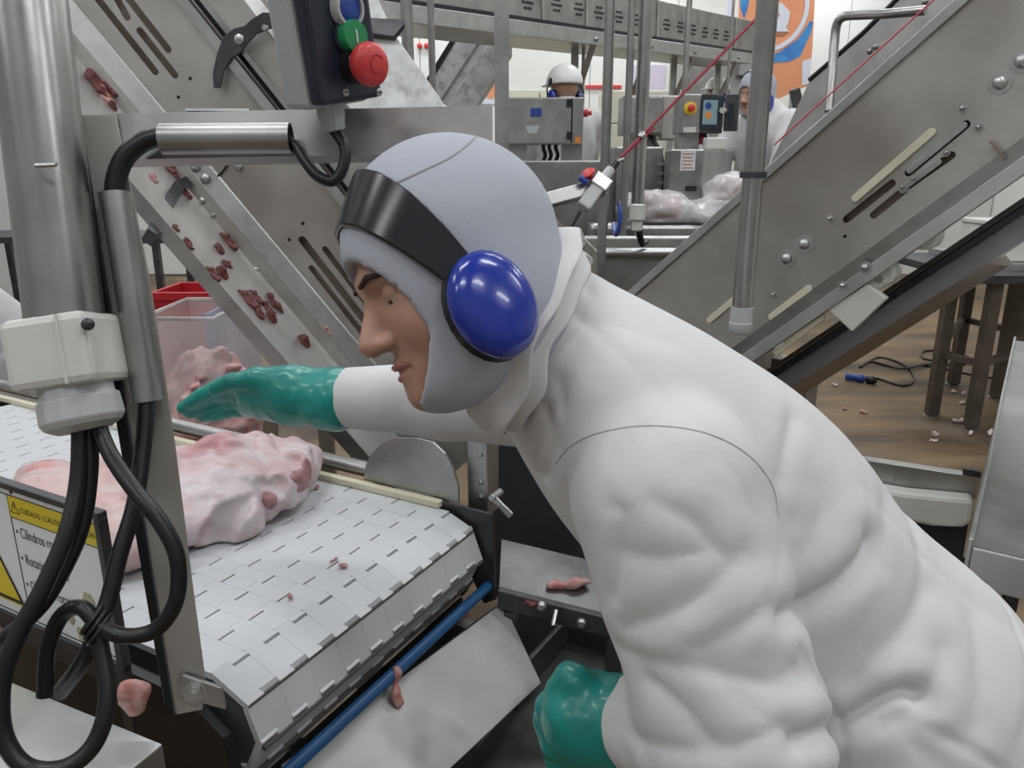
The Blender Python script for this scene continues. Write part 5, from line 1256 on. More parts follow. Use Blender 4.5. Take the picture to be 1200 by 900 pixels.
p3 = front(4.0); a0, a1, b0, b1 = cab(p3, 722, 172, 775, 226, 0); MB().pbox(p3, a0, a1, 0, b1, -.5, 0).build('housing', 'steel', c3_, bevel=.008)
q = p3.q(775, 195)[0]
for y_ in (192, 203, 214): b = p3.q(780, y_)[1]; MB().pbox(p3, q - .02, q + .01, b - .008, b + .008, 0.001, .015).build('hinge', 'steel_bright', c3_)

hm = thing('touch_screen_panel', 'steel operator panel with touch screen and yellow emergency stop', 'control panel')
hp_ = front(3.9); a0, a1, b0, b1 = cab(hp_, 801, 110, 820, 156, 0)
MB().pbox(hp_, a0, a1, b0, b1, -.22, 0).build('body', 'steel', hm, bevel=.005)
sa0, sa1, sb0, sb1 = cab(hp_, 819, 110, 848, 156, 0)
hq = Pl(hp_.w(a1, 0, 0), V3((1, 0.25, 0)), (0, 0, 1)); w_ = (hq.q(848, 130)[0])
scp = MB().pbox(hq, 0.002, w_, b0, b1, -.2, 0).build('screen_housing', 'steel_dark', hm, bevel=.004)
x0_, y1_ = hq.q(824, 117); x1_, y0_ = hq.q(839, 146)
MB().pbox(hq, x0_ - .01, x1_ + .03, y0_ - .02, y1_ + .01, .001, .004).build('screen_bezel', 'screen_dark', scp)
MB().pbox(hq, x0_, x1_, y0_, y1_, .004, .006).build('touch_screen', 'screen_cyan', scp)
for py, m_ in ((124, 'blue_plastic'), (135, 'orange_plastic')):
    q = hq.q(829.5, py); MB().lathe(hq.w(q[0], q[1], .006), hq.N, [(.016, 0), (.016, .0008)], 14).build('screen_icon', m_, scp)
s2_ = Pl(hq.w(w_ + .004, 0, 0), V3((1, -0.5, 0)), (0, 0, 1)); w2 = s2_.q(865, 130)[0]
MB().pbox(s2_, 0, w2, b0 + .01, b1, -.03, 0).build('open_door', 'steel_dark', hm, bevel=.003)
MB().pbox(s2_, .02, w2 - .02, b0 + .04, b1 - .04, .001, .004).build('door_insert', 'screen_dark', hm)
q = s2_.q(849, 130); MB().cyl(s2_.w(q[0], q[1], .004), s2_.w(q[0], q[1], .05), .014, 12).build('door_knob', 'light_grey_plastic', hm, True)
q = hp_.q(809, 127); MB().lathe(hp_.w(q[0], q[1], 0), hp_.N, [(.030, 0), (.030, .004), (.026, .005)], 18).build('yellow_ring', 'yellow_plastic', hm, True)
MB().lathe(hp_.w(q[0], q[1], .004), hp_.N, [(.010, 0), (.010, .016), (.018, .018), (.018, .026), (.010, .031)], 16).build('emergency_stop', 'red_plastic', hm, True)
q = hp_.q(808, 152); MB().pbox(hp_, q[0] - .03, q[0] + .03, q[1] - .012, q[1] + .012, .001, .003).build('pale_label', 'white_plastic', hm)
q = hp_.q(810, 160)[0]; MB().pbox(hp_, q - .05, q + .05, front(3.55).q(800, 175)[1] + .001, b0, -.15, -.05).build('pedestal', 'steel', hm)
for k, m_ in enumerate(('blue_plastic', 'black_rubber', 'red_plastic', 'blue_plastic')):
    q = hp_.q(818 + k * 4, 158)[0]; MB().tube(catmull([hp_.w(q, b0, -.1), hp_.w(q + .01, b0 - .02, -.08), hp_.w(q - .01, b0 - .05, -.08)], 5), .008, 6).build('cable', m_, hm, True)

cq_ = thing('label_cabinet', 'steel cabinet with printed notice under the touch screen panel', 'cabinet')
p4 = front(3.55); a0, a1, b0, b1 = cab(p4, 786, 173, 822, 228, 0)
b1 = p4.q(800, 175)[1]
MB().hexa([p4.w(a0, 0, 0), p4.w(a1, 0, 0), p4.w(a1 + .25, 0, -.44), p4.w(a0 + .06, 0, -.44), p4.w(a0, b1, 0), p4.w(a1, b1, 0), p4.w(a1 + .25, b1, -.44), p4.w(a0 + .06, b1, -.44)]).build('body', 'steel', cq_, bevel=.006)
n0_, n1_, m0_, m1_ = cab(p4, 798, 176, 814, 200, 0)
nt_ = MB().pbox(p4, n0_, n1_, m0_, m1_, .001, .002).build('notice', 'sign_white', cq_)
lm = MB()
for k in range(5): lm.pbox(p4, n0_ + .008, n1_ - .008 - .008 * (k % 2), m1_ - .018 - k * .015, m1_ - .014 - k * .015, .002, .0026)
lm.build('notice_lines', 'ink_red', nt_)
q = cab(p4, 803, 218, 816, 224, 0); MB().pbox(p4, q[0], q[1], q[2], q[3], .001, .003).build('dark_slot', 'ink_black', cq_)
q = p4.q(843, 172); tp = p4.w(a1 + .12, b1, -.30)
tag(MB().hexa([V3((tp.x + x * .05, tp.y + y * .04, tp.z + z)) for z in (0.002, .06) for x, y in ((-1, -1), (1, -1), (1, 1), (-1, 1))]).build('white_box', 'white_plastic', None, bevel=.008), 'small white plastic box on the notice cabinet', 'box')

# ------------------------------------------------------------------ rope pull switch with red rope
rs = thing('rope_pull_switch', 'grey rope pull switch with red reset knob on a steel bracket', 'switch')
d0, d1 = W(680, 248, 2.45), W(722, 190, 2.5); rd = (d1 - d0).normalized(); rx = rd.cross(TC).normalized(); ry = rd.cross(rx)
L_ = (d1 - d0).length
MB().box(d0 + rd * L_ * .34, (L_ * .55, .045, .04), rd, rx).build('switch_body', 'light_grey_plastic', rs, bevel=.006)
MB().box(d0 + rd * L_ * .55, (L_ * .22, .062, .05), rd, rx).build('switch_head', 'steel_bright', rs, bevel=.005)
MB().lathe(d0 + rd * L_ * .62, rd, [(.018, 0), (.016, .05), (.010, .055)], 12).build('nose', 'light_grey_plastic', rs, True)
MB().lathe(d0 + rd * L_ * .86, rd, [(.014, 0), (.014, .03), (.008, .034)], 12).build('black_bushing', 'black_rubber', rs, True)
kn0 = W(692, 208, 2.46); kd_ = (W(687, 198, 2.44) - kn0).normalized()
MB().lathe(kn0, kd_, [(.010, -.02), (.010, .012), (.022, .014), (.024, .020), (.016, .026)], 16).build('reset_knob', 'red_plastic', rs, True)
q = W(686, 212, 2.45); MB().lathe(q, rx * -1, [(.012, -.01), (.012, .02), (.006, .024)], 10).build('blue_lens', 'blue_plastic', rs, True)
b_0, b_1 = W(612, 243, 2.4), W(690, 222, 2.5); bd_ = (b_1 - b_0).normalized()
MB().box((b_0 + b_1) / 2, ((b_1 - b_0).length, .045, .045), bd_, bd_.cross(TC)).build('bracket_arm', 'steel_bright', rs, bevel=.004)
b_0, b_1 = W(618, 228, 2.4), W(682, 300, 2.5); bd_ = (b_1 - b_0).normalized()
MB().box((b_0 + b_1) / 2, ((b_1 - b_0).length, .03, .03), bd_, bd_.cross(TC)).build('bracket_brace', 'steel_bright', rs, bevel=.003)
pq = W(707, 225, 2.55); MB().box((pq.x, pq.y, pq.z / 2), (.028, .028, pq.z)).build('bracket_post', 'steel', rs, bevel=.003)
MB().tube(catmull([d0, d0 - rd * .06 + V3((0, 0, -.005)), d0 - rd * .12 + V3((-.03, 0, -.05))], 6), .006, 8).build('switch_cable', 'black_rubber', rs, True)
MB().tube([d1, W(731, 186, 2.5)], .006, 8).build('rope_eye', 'steel_bright', rs, True)
rope0 = W(728, 184, 2.5); rope1 = W(890, 18, 2.6)
ro_ = thing('pull_rope', 'dark red emergency pull rope running up to the right', 'rope')
MB().cyl(rope0, rope1 + (rope1 - rope0) * .6, .0052, 8).build('rope', 'rope_red', ro_, True)
MB().cyl(rope0, rope0.lerp(rope1, .22) + V3((.006, 0, -.01)), .0045, 8).build('rope_tail', 'rope_red', ro_, True)
q = rope0.lerp(rope1, .13); MB().lathe(q, rope1 - rope0, [(.010, 0), (.012, .004), (.012, .018), (.010, .022)], 10).build('rope_clamp', 'steel_bright', ro_, True)
r20, r21 = rp_.w(rp_.q(905, 175, .06)[0], rp_.q(905, 175, .06)[1], .06), rp_.w(rp_.q(1090, 0, .06)[0], rp_.q(1090, 0, .06)[1], .06)
r20 = rp_.w(*rp_.q(907, 170, -.05), -.05); r21 = rp_.w(*rp_.q(1094, 0, -.05), -.05)
tag(MB().cyl(r20, r21 + (r21 - r20) * .3, .0018, 6).build('pull_rope', 'red_plastic', None, True), 'thin red rope along the top rail of the right conveyor', 'rope')

# ------------------------------------------------------------------ steel bins and bagged meat in the centre
sb_ = thing('steel_bin', 'open stainless bin with rolled rim between the worker and right conveyor', 'bin')
ip = front(2.75)
BZ1 = ip.q(740, 296)[1]; xa = ip.q(700, 296)[0]; xb = ip.q(850, 296)[0]; yf, yb_ = 2.75, 3.25
def wallbox(mb, x0, x1, y0, y1, z0, z1): return mb.hexa([(x, y, z) for z in (z0, z1) for x, y in ((x0, y0), (x1, y0), (x1, y1), (x0, y1))])
for q in ((xa, xb, yf, yf + .006), (xa, xb, yb_ - .006, yb_), (xa, xa + .006, yf + .006, yb_ - .006), (xb - .006, xb, yf + .006, yb_ - .006)):
    wallbox(MB(), *q, BZ1 - .35, BZ1).build('bin_wall', 'steel_plate', sb_)
wallbox(MB(), xa, xb, yf, yb_, BZ1 - .356, BZ1 - .35).build('bin_floor', 'steel', sb_)
MB().cyl((xa, yf - .012, BZ1), (xb, yf - .012, BZ1), .018, 12).build('rolled_rim', 'steel_bright', sb_, True)
MB().cyl((xa, yb_ + .012, BZ1), (xb, yb_ + .012, BZ1), .014, 12).build('rolled_rim', 'steel_bright', sb_, True)
for x in (xa + .03, xb - .03):
    for y in (yf + .03, yb_ - .03): wallbox(MB(), x - .02, x + .02, y - .02, y + .02, 0, BZ1 - .356).build('leg', 'steel', sb_)
bt_ = thing('sorting_table', 'steel table with rounded edge carrying bagged meat', 'table')
jp = front(3.45); zt2 = jp.q(760, 262)[1]; xa2 = jp.q(690, 262)[0]; xb2 = jp.q(930, 262)[0]
MB().hexa([(x, y, z) for z in (zt2 - .03, zt2) for x, y in ((xa2, 3.45), (xb2, 3.45), (xb2, 4.0 - .55), (xa2, 4.0 - .55))]) if False else None
wallbox(MB(), xa2, xb2, 3.42, 3.52, zt2 - .07, zt2).build('front_edge', 'steel_bright', bt_, bevel=.02)
wallbox(MB(), xa2, xb2, 3.52, 3.549, zt2 - .012, zt2 - .002).build('top', 'steel', bt_)
wallbox(MB(), xa2, xb2, 3.44, 3.46, zt2 - .45, zt2 - .07).build('apron', 'steel_dark', bt_)
for x in (xa2 + .05, xb2 - .05): wallbox(MB(), x - .025, x + .025, 3.465, 3.515, 0, zt2 - .07).build('leg', 'steel', bt_)
def bagf(cx, cy, cz, rx_, ry_, rz_, sd, zmin):
    return lambda P: smax(s_ell(P, (cx, cy, cz), (rx_, ry_, rz_)) + vnoise(P, 9, sd) * .07 + vnoise(P, 22, sd + 3) * .035 + vnoise(P, 50, sd + 5) * .012, zmin - P[:, 2], .006)
for px, w_, h_, sd, m_, lab in ((770, .17, .085, 3, 'meat_fat', 'pink meat in clear plastic bag lying left on the sorting table'), (826, .15, .060, 7, 'film_white', 'flat crumpled clear bag in the middle of the sorting table'), (862, .12, .130, 11, 'meat_pale', 'upright pale pink bagged meat against the right conveyor')):
    p = atY(px, 240, 3.46); t = thing('meat_bag', lab, 'bagged meat', 'bagged meat on the sorting table'); c = NV((p.x, 3.48, zt2 + h_ * .6)); f = bagf(*c, w_, .075, h_, sd, zt2 + .003)
    sculpt('meat', lambda P: smax(f(P) + .016, zt2 + .007 - P[:, 2], .004), c - .30, c + .30, .011, m_, t)
    sculpt('plastic_bag', f, c - .30, c + .30, .010, 'film', t)
# hoses and rods between the posts
for lab, pts, r, m_ in (('blue hose hanging under the rope pull switch', [W(725, 238, 2.7), W(727, 255, 2.7), W(722, 275, 2.72), W(719, 262, 2.8)], .008, 'blue_plastic'),
                        ('black hose end hanging into the steel bin', [W(748, 250, 2.6), W(749, 270, 2.62), W(752, 285, 2.65), W(757, 283, 2.7)], .012, 'black_rubber')):
    tag(MB().tube(catmull(pts, 6), r, 8).build('hose', m_, None, True), lab, 'hose')
q = W(747, 250, 2.58); tag(MB().lathe(q + V3((0, 0, .03)), (0, 0, -1), [(.020, 0), (.026, .002), (.026, .05), (.018, .055), (.018, .085), (.01, .09)], 14).build('hose_plug', 'white_plastic', None, True), 'white plastic pipe plug hanging above the steel bin', 'plug')

# ------------------------------------------------------------------ back of the hall: cartons, strip, screen, banner
kp = front(8.6)
def carton(px0, py0, px1, py1, Y, label):
    pl = front(Y); a0, a1, b0, b1 = cab(pl, px0, py0, px1, py1, 0); o = MB().pbox(pl, a0, a1, b0, b1, -.5, 0).build('carton', 'carton_cream', None, bevel=.02)
    return tag(o, label, 'carton', 'cream cartons at the back wall')
cl_ = 'pale cream carton in the stack below the red wall strip'
zb3 = 0.0
for r_ in range(7):
    for k in range(2):
        x = 0.96 + k * .42; z = r_ * .335
        o = MB().hexa([(xx, yy, zz) for zz in (z + .003, z + .332) for xx, yy in ((x, 8.6), (x + .41, 8.6), (x + .41, 9.1), (x, 9.1))]).build('carton', 'carton_cream', None, bevel=.012)
        tag(o, cl_, 'carton', 'cream cartons at the back wall')
for r_ in range(7):
    for k in range(3):
        x = -.10 + k * .42; z = r_ * .345
        if r_ == 6 and k == 2: continue
        o = MB().hexa([(xx, yy, zz) for zz in (z + .003, z + .342) for xx, yy in ((x, 9.3), (x + .41, 9.3), (x + .41, 9.8), (x, 9.8))]).build('carton', 'carton_cream', None, bevel=.012)
        tag(o, 'pale cream carton in the far stack behind the helmeted worker', 'carton', 'cream cartons at the back wall')
wpz = front(Y1 - .05)
a0, a1, b0, b1 = cab(wpz, 686, 100, 728, 104, 0); tag(MB().pbox(wpz, a0, a1, b0, b1, -.01, .02).build('red_strip', 'red_plastic', None), 'narrow red strip on the back wall', 'wall strip')
a0, a1, b0, b1 = cab(wpz, 736, 76, 778, 108, 0); ls = thing('wall_board', 'pale lilac board on the back wall between the posts', 'board')
MB().pbox(wpz, a0, a1, b0, b1, -.01, .02).build('board', 'lilac_screen', ls, bevel=.004)
bz_ = wpz.q(525, 110)
bn2 = thing('small_poster', 'small blue and orange poster seen left of the wall box post', 'poster')
a0, a1, b0, b1 = cab(wpz, 556, 92, 582, 122, 0); MB().pbox(wpz, a0, a1, b0, b1, -.005, .008).build('poster_sheet', 'banner_pale', bn2)
MB().prism(wpz, disc(wpz, (575, 107), .10), .008, .012).build('orange_shape', 'banner_orange', bn2); MB().prism(wpz, disc(wpz, (573, 98), .05), .008, .011).build('blue_shape', 'banner_blue', bn2)
for k in range(2):
    q = wpz.q(492 + k * 8, 54); MB_ = MB().lathe(wpz.w(q[0], q[1], 0), wpz.N, [(.035, -.01), (.035, .05), (.02, .06)], 12)
    tag(MB_.build('wall_beacon', 'red_plastic', None, True), 'small red wall lamp behind the hopper top', 'wall lamp', 'red wall lamps')
# printed banner with a ring emblem
bn = thing('wall_banner', 'tall orange and blue banner with white ring emblem on the wall', 'banner')
np_ = front(9.3)
MB().prism(np_, np_.qs([(868, -40), (957, -40), (952, 58), (948, 100), (880, 130), (864, 60)]), -.02, 0).build('banner_sheet', 'banner_orange', bn)
ec = np_.q(900, 8); rr = abs(np_.q(943, 8)[0] - ec[0])
def ell(rx_, ry_, k=40, t0=0, t1=2 * math.pi, c=ec): return [(c[0] + rx_ * math.cos(t0 + (t1 - t0) * i / k), c[1] + ry_ * math.sin(t0 + (t1 - t0) * i / k)) for i in range(k if t1 - t0 > 6.2 else k + 1)]
ex = np_.q(949, 0)[0]
swoosh = np_.qs([(902, 66), (915, 60), (935, 46), (950, 24), (953, 26), (950, 40), (944, 52), (938, 66), (925, 72), (903, 74)], .004)
MB().prism(np_, swoosh, .001, .004).build('blue_swoosh', 'banner_blue', bn)
MB().prism(np_, np_.qs([(867, -10), (880, -10), (876, 10), (872, 22), (868, 10)], .004), .001, .004).build('blue_swoosh', 'banner_blue', bn)
MB().prism(np_, ell(rr * 1.12, rr * 1.15), .004, .008, [ell(rr, rr * 1.03)]).build('emblem_ring', 'banner_pale', bn)
hook = np_.qs([(906, 2), (917, 4), (926, 14), (924, 26), (921, 32), (925, 37), (905, 37), (904, 30), (909, 24), (914, 18), (912, 13), (906, 12), (898, 18), (890, 14), (894, 4)], .008)
MB().prism(np_, hook, .004, .009).build('emblem_hook', 'banner_pale', bn)
MB().prism(np_, np_.qs([(904, 38), (924, 38), (917, 42), (904, 41)], .008), .004, .008).build('emblem_brown_mark', 'banner_brown', bn)  # brown printed shape below the hook
MB().prism(np_, np_.qs([(866, 72), (884, 70), (884, 98), (868, 102)], .004), .001, .004).build('white_field', 'banner_pale', bn)
MB().prism(np_, np_.qs([(940, 72), (951, 68), (948, 98), (940, 100)], .004), .001, .004).build('white_field', 'banner_pale', bn)
MB().prism(np_, np_.qs([(872, 98), (884, 92), (884, 108), (878, 112)], .006), .004, .007).build('yellow_patch', 'sign_yellow', bn)
zb_n = np_.q(900, 120)[1]
for dx in (.05, .55): MB().pbox(np_, np_.q(875, 60)[0] + dx, np_.q(875, 60)[0] + dx + .04, 0, np_.q(900, -20)[1], -.07, -.022).build('banner_post', 'steel', bn)
# green crates behind the touch screen panel
for lab, px, py, Y, m_ in (('teal plastic sack behind the open panel door', 873, 140, 4.9, 'glove_teal'), ('bright green sack below the teal one behind the panel', 872, 158, 4.8, 'green_crate')):
    p = atY(px, py, Y); c = NV(p)
    o = sculpt('plastic_sack', lambda P: s_ell(P, c, (.075, .08, .10)) + vnoise(P, 14, 3) * .05, c - .16, c + .16, .012, m_); tag(o, lab, 'sack')
p = atY(872, 165, 4.85)
sk = thing('sack_stand', 'narrow steel stand under the green and teal sacks', 'stand')
MB().box((p.x, p.y, (p.z - .06)), (.26, .26, .02)).build('top', 'steel', sk); MB().box((p.x, p.y, (p.z - .07) / 2), (.08, .08, p.z - .07)).build('column', 'steel', sk)

# far plate and handrail above the right conveyor
fg = thing('far_incline', 'second inclined conveyor side with tube handrail behind the right one', 'conveyor')
n6 = -0.9
MB().prism(rp_, rp_.qs([(880, 240), (950, 92), (1012, 38), (1080, -30), (1200, -150), (1260, -100), (1000, 140), (900, 235)], n6), n6 - .01, n6).build('side_plate', 'steel_bright', fg)
e_ = [rp_.w(*rp_.q(x, y, n6), n6) for x, y in ((948, 94), (1012, 38), (1080, -30))]
MB().tube(e_, .008, 8).build('edge_trim', 'black_rubber', fg, True)
hl = [W(972, 122, 1.98), W(975, 88, 1.98), W(978, 48, 1.98), W(981, 28, 1.97), W(988, 20, 1.95), W(1000, 18, 1.93), W(1040, 16, 1.86), W(1085, 12, 1.80)]
MB().tube([hl[0] + (hl[0] - hl[1]) * .25] + catmull(hl, 5), .0115, 12).build('handrail', 'steel_pipe', fg, True)
for p in ((1019, 60), (1026, 55), (1084, 2)):
    a, b = rp_.q(*p, n6); MB().lathe(rp_.w(a, b, n6), rp_.N, [(.010, 0), (.008, .006), (.003, .009)], 10).build('bolt', 'steel', fg, True)
p = rp_.w(*rp_.q(900, 230, n6), n6 - .02); MB().box((p.x, p.y, p.z / 2), (.05, .05, p.z)).build('leg', 'steel', fg)
# pendant control held near the hooded worker
pc = thing('pendant_switch', 'small grey pendant switch with red and yellow stop by the hooded worker', 'switch')
p = W(934, 118, 4.2); MB().box(p, (.05, .05, .13), (1, 0, .35), (0, 1, 0)).build('pendant_body', 'steel_dark', pc, bevel=.008)
q = p + V3((.05, -.02, 0)); MB().lathe(q - V3((.03, 0, 0)), (1, -.4, .2), [(.022, 0), (.022, .015), (.016, .016)], 12).build('yellow_ring', 'yellow_plastic', pc, True)
MB().lathe(q - V3((.016, .006, -.003)), (1, -.4, .2), [(.010, 0), (.018, .008), (.018, .022), (.010, .028)], 12).build('red_stop', 'red_plastic', pc, True)
MB().tube(catmull([p + V3((0, 0, -.06)), p + V3((.02, 0, -.12)), p + V3((-.05, 0, -.16)), p + V3((-.14, 0, -.02)), p + V3((-.18, 0, .10)), p + V3((-.16, .0, .6)), p + V3((-.16, 0, CEIL - p.z))], 6), .007, 8).build('pendant_cable', 'black_rubber', pc, True)

# ------------------------------------------------------------------ background workers on a raised walkway
def stand_at(px, py, Y, H): p = atY(px, py, Y); return p.x, Y, p.z - 0.937 * H
wk = []
for lab, px, py, Y, face, gear, bend in (('worker in white helmet and blue earmuffs behind the grey cabinet', 664, 95, 4.9, (-0.45, 0.9), 'helmet', 0.0), ('far worker in white helmet behind the touch screen panel', 843, 103, 7.6, (-0.8, -0.6), 'helmet', 0.0),
                                   ('hooded worker in white coat before the orange banner', 917, 92, 4.45, (-0.85, -0.5), 'hood', 0.25)):
    x, y, z = stand_at(px, py, Y, 1.72); wk.append((x, y, z)); worker(lab, x, y, z, 1.72, face, gear, bend)
for (x, y, z), lab in zip(wk, ('raised walkway block under the helmeted worker', 'raised walkway block under the far helmeted worker', 'raised walkway block under the hooded worker')):
    t = thing('walkway_block', lab, 'platform', 'raised walkway blocks')
    wallbox(MB(), x - .28, x + .28, y - .28, y + .28, z - .03, z - .001).build('deck', 'steel', t)
    for sx in (-.24, .24):
        for sy in (-.24, .24): wallbox(MB(), x + sx - .03, x + sx + .03, y + sy - .03, y + sy + .03, 0, z - .03).build('leg', 'steel', t)
# worker at the left edge, beyond the belt
pL = atY(-8, 330, 2.9)
worker('worker in pale coat at the left edge behind the round pipe', pL.x, 2.9, 0.0, 1.70, (-0.8, -0.35), 'hood', 0.55)

# ------------------------------------------------------------------ left back: bin with liner, crates, far table
bg = thing('liner_bin', 'wheeled bin with clear plastic liner full of minced meat trimmings', 'bin')
gx0, gx1, gy0, gy1 = atY(168, 400, 2.95).x, atY(268, 400, 2.95).x, 2.95, 3.40
gzt = atY(200, 360, 3.2).z
def taper(mb, x0, x1, y0, y1, z0, z1, k): 
    return mb.add([(x0 + k, y0 + k, z0), (x1 - k, y0 + k, z0), (x1 - k, y1 - k, z0), (x0 + k, y1 - k, z0), (x0, y0, z1), (x1, y0, z1), (x1, y1, z1), (x0, y1, z1)], [(0, 1, 5, 4), (1, 2, 6, 5), (2, 3, 7, 6), (3, 0, 4, 7), (3, 2, 1, 0)])
fl = taper(MB(), gx0, gx1 - .05, gy0, gy1, .45, gzt, -0.03); lnr = fl.build('plastic_liner', 'film', bg)
sd_ = lnr.modifiers.new('sub', 'SUBSURF'); sd_.subdivision_type = 'SIMPLE'; sd_.levels = sd_.render_levels = 3
MB().tube([V3((gx0, gy0, gzt)), V3((gx1 - .05, gy0, gzt)), V3((gx1 - .05, gy1, gzt)), V3((gx0, gy1, gzt))], .009, 8, True).build('liner_rim', 'film_dense', bg, True)
taper(MB(), gx0 - .0, gx1 + .02, gy0 - .04, gy1 + .04, .10, .52, .03).build('bin_tub', 'steel', bg)
for x in (gx0 + .06, gx1 - .06):
    for y in (gy0 + .03, gy1 - .03): MB().lathe((x - .015, y, .05), (1, 0, 0), [(.03, 0), (.05, .003), (.05, .027), (.03, .03)], 16).build('wheel', 'black_rubber', bg, True); MB().box((x, y, .10), (.02, .03, .06)).build('caster_fork', 'steel', bg)
c = NV(((gx0 + gx1) / 2 + .03, (gy0 + gy1) / 2 - .1, .60))
sculpt('minced_meat', lambda P: s_ell(P, c, (.20, .20, .26)) + vnoise(P, 16, 3) * .09 + vnoise(P, 40, 5) * .03, c - .36, c + .36, .012, 'meat_mince', bg)
def crate(name, label, x, y, z, w_, d_, h_, m_):
    t = thing(name, label, 'crate')
    for q in ((x, x + w_, y, y + .02), (x, x + w_, y + d_ - .02, y + d_), (x, x + .02, y + .02, y + d_ - .02), (x + w_ - .02, x + w_, y + .02, y + d_ - .02)): wallbox(MB(), *q, z, z + h_).build('crate_wall', m_, t, bevel=.004)
    wallbox(MB(), x + .02, x + w_ - .02, y + .02, y + d_ - .02, z, z + .02).build('crate_floor', m_, t)
    wallbox(MB(), x - .012, x + w_ + .012, y - .012, y - .001, z + h_ - .04, z + h_).build('crate_rim', m_, t)
p = atZ(176, 362, .0)
crate('red_crate', 'red plastic crate on the floor behind the liner bin', atY(176, 350, 4.2).x, 4.2, 0.001, .36, .4, max(.25, atY(200, 343, 4.2).z), 'red_crate')
crate('blue_crate', 'blue plastic crate just visible beside the drip trough', atY(240, 380, 3.7).x, 3.7, 0.001, .16, .3, atY(250, 368, 3.7).z, 'blue_plastic')
ftb = thing('far_table', 'dark steel table far behind the drip trough on the left', 'table')
ty = 6.2; tz = atY(170, 278, ty).z; tx0, tx1 = atY(-60, 280, ty).x, atY(196, 280, ty).x
wallbox(MB(), tx0, tx1, ty, ty + .7, tz - .05, tz).build('top', 'steel_dark', ftb, bevel=.004)
for x in (tx0 + .05, tx1 - .12):
    for y in (ty + .05, ty + .65): wallbox(MB(), x - .025, x + .025, y - .025, y + .025, 0.0, tz - .05).build('leg', 'steel_dark', ftb)

# ------------------------------------------------------------------ right: table frame, floor cable, bumper, tray
rt = thing('steel_table', 'brown steel table frame on the wet floor at the right', 'table')
def leg(x, y0, y1, Y, r, m_='steel_umber', nm='leg'):
    p0 = atY(x, y1, Y); p1 = atY(x, y0, Y); return wallbox(MB(), p0.x - r, p0.x + r, Y - r, Y + r, 0.0, p1.z).build(nm, m_, rt, bevel=.003), p0.x, p1.z
R4 = atZ(1148, 500, 0.012); Yn = R4.y
ztop = atY(1165, 330, Yn).z
xs = {}
Yf = Yn + .55
lgs = [(1155, Yn, .034), (1105, Yn + .25, .034), (1125, Yf + .45, .034), (1178, Yf + .1, .030), (1192, Yn + .3, .03)]
pts_ = []
for x, Y, r in lgs:
    y_mid = 400; p = atY(x, y_mid, Y); wallbox(MB(), p.x - r, p.x + r, Y - r, Y + r, 0.012, ztop).build('leg', 'steel_umber', rt, bevel=.003); pts_.append(V3((p.x, Y, 0)))
    MB().lathe((p.x, Y, 0), (0, 0, 1), [(.05, 0), (.05, .006), (.02, .012)], 14).build('foot', 'steel', rt, True)
def bar(a, b, z, r=.02):
    d = (b - a).normalized(); MB().box((a + b) / 2 + V3((0, 0, z)), ((b - a).length - .06, 2 * r, 2 * r), d, V3((-d.y, d.x, 0))).build('stretcher', 'steel_umber', rt)
bar(pts_[0], pts_[1], .42); bar(pts_[1], pts_[2], .50); bar(pts_[2], pts_[3], .50); bar(pts_[0], pts_[4], .42)
x0_, x1_ = pts_[1].x - .05, pts_[4].x + .9
wallbox(MB(), x0_, x1_, Yn - .1, Yf + .55, ztop, ztop + .05).build('top', 'steel_dark', rt, bevel=.004)
wallbox(MB(), x0_ + .3, x1_, Yn + .1, Yf + .5, ztop + .051, ztop + .09).build('steel_sheet', 'steel_bright', rt)
bx2 = thing('white_carton', 'pale box on the steel table behind the right conveyor', 'box')
p = atY(1180, 245, Yn + .4); wallbox(MB(), p.x - .1, p.x + .8, Yn + .2, Yn + .7, ztop + .092, ztop + .30).build('box_body', 'white_plastic', bx2, bevel=.01); wallbox(MB(), p.x - .11, p.x + .81, Yn + .19, Yn + .71, ztop + .301, ztop + .33).build('box_lid', 'white_plastic', bx2, bevel=.006)
fc = thing('floor_cable', 'black cable coiled on the floor with blue plug by the table', 'cable')
def fz(x, y, z=.008): return atZ(x, y, z)
MB().tube(catmull([fz(1012, 442), fz(1030, 444), fz(1058, 452), fz(1071, 444), fz(1060, 428), fz(1030, 419), fz(1008, 430), fz(1022, 424), fz(1055, 432, .02), fz(1080, 428, .02), fz(1100, 424), fz(1082, 420), fz(1082, 412), fz(1105, 411), fz(1132, 417), fz(1134, 425), fz(1110, 427, .02), fz(1080, 427), fz(1100, 431), fz(1120, 435), fz(1150, 441), fz(1200, 446)], 8), .0105, 8).build('cable', 'black_rubber', fc, True)
p0, p1 = fz(991, 441, .03), fz(1026, 446, .03); MB().lathe(p0, p1 - p0, [(.022, 0), (.026, .01), (.026, .08), (.032, .085), (.032, .12), (.018, .14), (.014, (p1 - p0).length)], 14).build('plug', 'blue_plastic', fc, True)
MB().lathe(p1 - (p1 - p0) * .3, p1 - p0, [(.027, 0), (.030, .006), (.030, .05), (.016, .075)], 12).build('plug_grip', 'black_rubber', fc, True)
for i, (px, py, s_) in enumerate(((978, 452, .05), (1012, 484, .05), (1095, 510, .05), (1094, 517, .035), (1125, 495, .08), (1140, 474, .06), (1118, 460, .05), (1130, 462, .05), (1160, 508, .06), (1137, 509, .06), (1128, 473, .05), (990, 480, .04))):
    scrap('pale fat scrap lying on the wet brown floor', atZ(px, py, 0.002), up, (1, .3 * i - 1, 0), s_, 'meat_pale' if i not in (1, 11) else 'meat_scrap', 'scraps on the floor', i % 5)
bu = thing('bumper_frame', 'steel frame with white plastic bumper stained red behind the worker', 'frame')
up_ = Pl(W(1090, 590, 1.75), (W(1148, 563, 1.72) - W(1036, 548, 1.80)), (0, 0, 1))
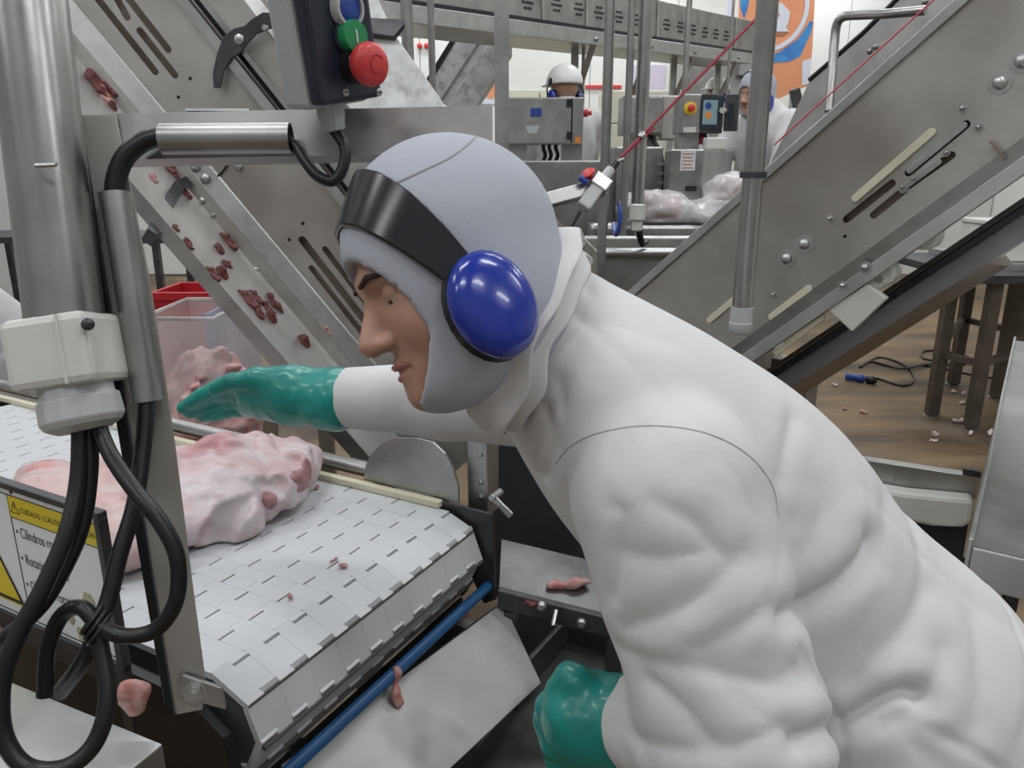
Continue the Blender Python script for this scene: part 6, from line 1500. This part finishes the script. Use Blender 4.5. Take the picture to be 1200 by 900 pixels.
MB().prism(up_, up_.qs([(1000, 536), (1147, 560), (1144, 585), (1010, 566)]), -.03, 0).build('steel_rail', 'steel', bu, bevel=.003)
MB().prism(up_, up_.qs([(1000, 558), (1062, 569), (1138, 577), (1136, 604), (1128, 608), (1085, 606), (1010, 590)]), .001, .05).build('white_bumper', 'white_plastic', bu, bevel=.01)
MB().prism(up_, up_.qs([(1010, 592), (1140, 606), (1132, 700), (1010, 700)]), -.05, -.01).build('dark_panel', 'dark_panel', bu)
MB().prism(up_, up_.qs([(1127, 546), (1148, 550), (1147, 557), (1127, 553)], 0.0), .001, .02).build('end_clip', 'steel_dark', bu)
MB().prism(up_, up_.qs([(1143, 558), (1149, 558), (1136, 655), (1130, 655)]), -.02, -.005).build('wood_strip', 'cream_plastic', bu)
for px in (1030, 1120):
    a = up_.q(px, 600)[0]; b = up_.q(px, 690)[1]; MB().prism(up_, [(a - .02, 0 - up_.o.z), (a + .02, 0 - up_.o.z), (a + .02, b), (a - .02, b)], -.05, -.012).build('leg', 'steel_dark', bu)
rtm = thing('end_tray', 'scratched stainless tray end with rolled lip at the right edge', 'tray')
tZ = 1.12
e0, e1 = atZ(1140, 640, tZ), atZ(1185, 425, tZ)
ed = (e1 - e0).normalized(); en = V3((ed.y, -ed.x, 0)); en = en if en.x > 0 else -en
def E2(a, b, z=0): return V3((e0.x, e0.y, tZ)) + ed * a + en * b + V3((0, 0, z))
LL = (e1 - e0).length
MB().hexa([E2(a, b, z) for z in (-.004, 0) for a, b in ((0, .45), (LL + .3, .45), (LL + .3, 0), (0, 0))]).build('tray_plate', 'steel', rtm)
MB().hexa([E2(a, b, z) for z in (-.055, 0) for a, b in ((-.006, .45), (0, .45), (0, 0), (-.006, 0))]).build('front_lip', 'steel_bright', rtm, bevel=.002)
MB().hexa([E2(a, b, z) for z in (-.055, .012) for a, b in ((-.006, 0), (LL + .3, 0), (LL + .3, -.006), (-.006, -.006))]).build('side_lip', 'steel_bright', rtm, bevel=.002)
for a in (.12, LL + .15):
    for b in (.10, .38): MB().hexa([E2(a + i * .02, b + j * .02, z) for z in (-tZ, -.004) for i, j in ((-1, 1), (1, 1), (1, -1), (-1, -1))]).build('leg', 'steel_dark', rtm)

# ------------------------------------------------------------------ put every thing's origin at its base
bpy.context.view_layer.update()
for o in THINGS:
    if o.type == 'EMPTY':
        pts = []
        def rec(c):
            if c.type == 'MESH': pts.extend((c.matrix_world @ V3(b)) for b in c.bound_box)
            for g in c.children: rec(g)
        for c in o.children: rec(c)
        if not pts: continue
        base = V3(((min(p.x for p in pts) + max(p.x for p in pts)) / 2, (min(p.y for p in pts) + max(p.y for p in pts)) / 2, min(p.z for p in pts)))
        o.location = base
        for c in o.children: c.location = c.location - base
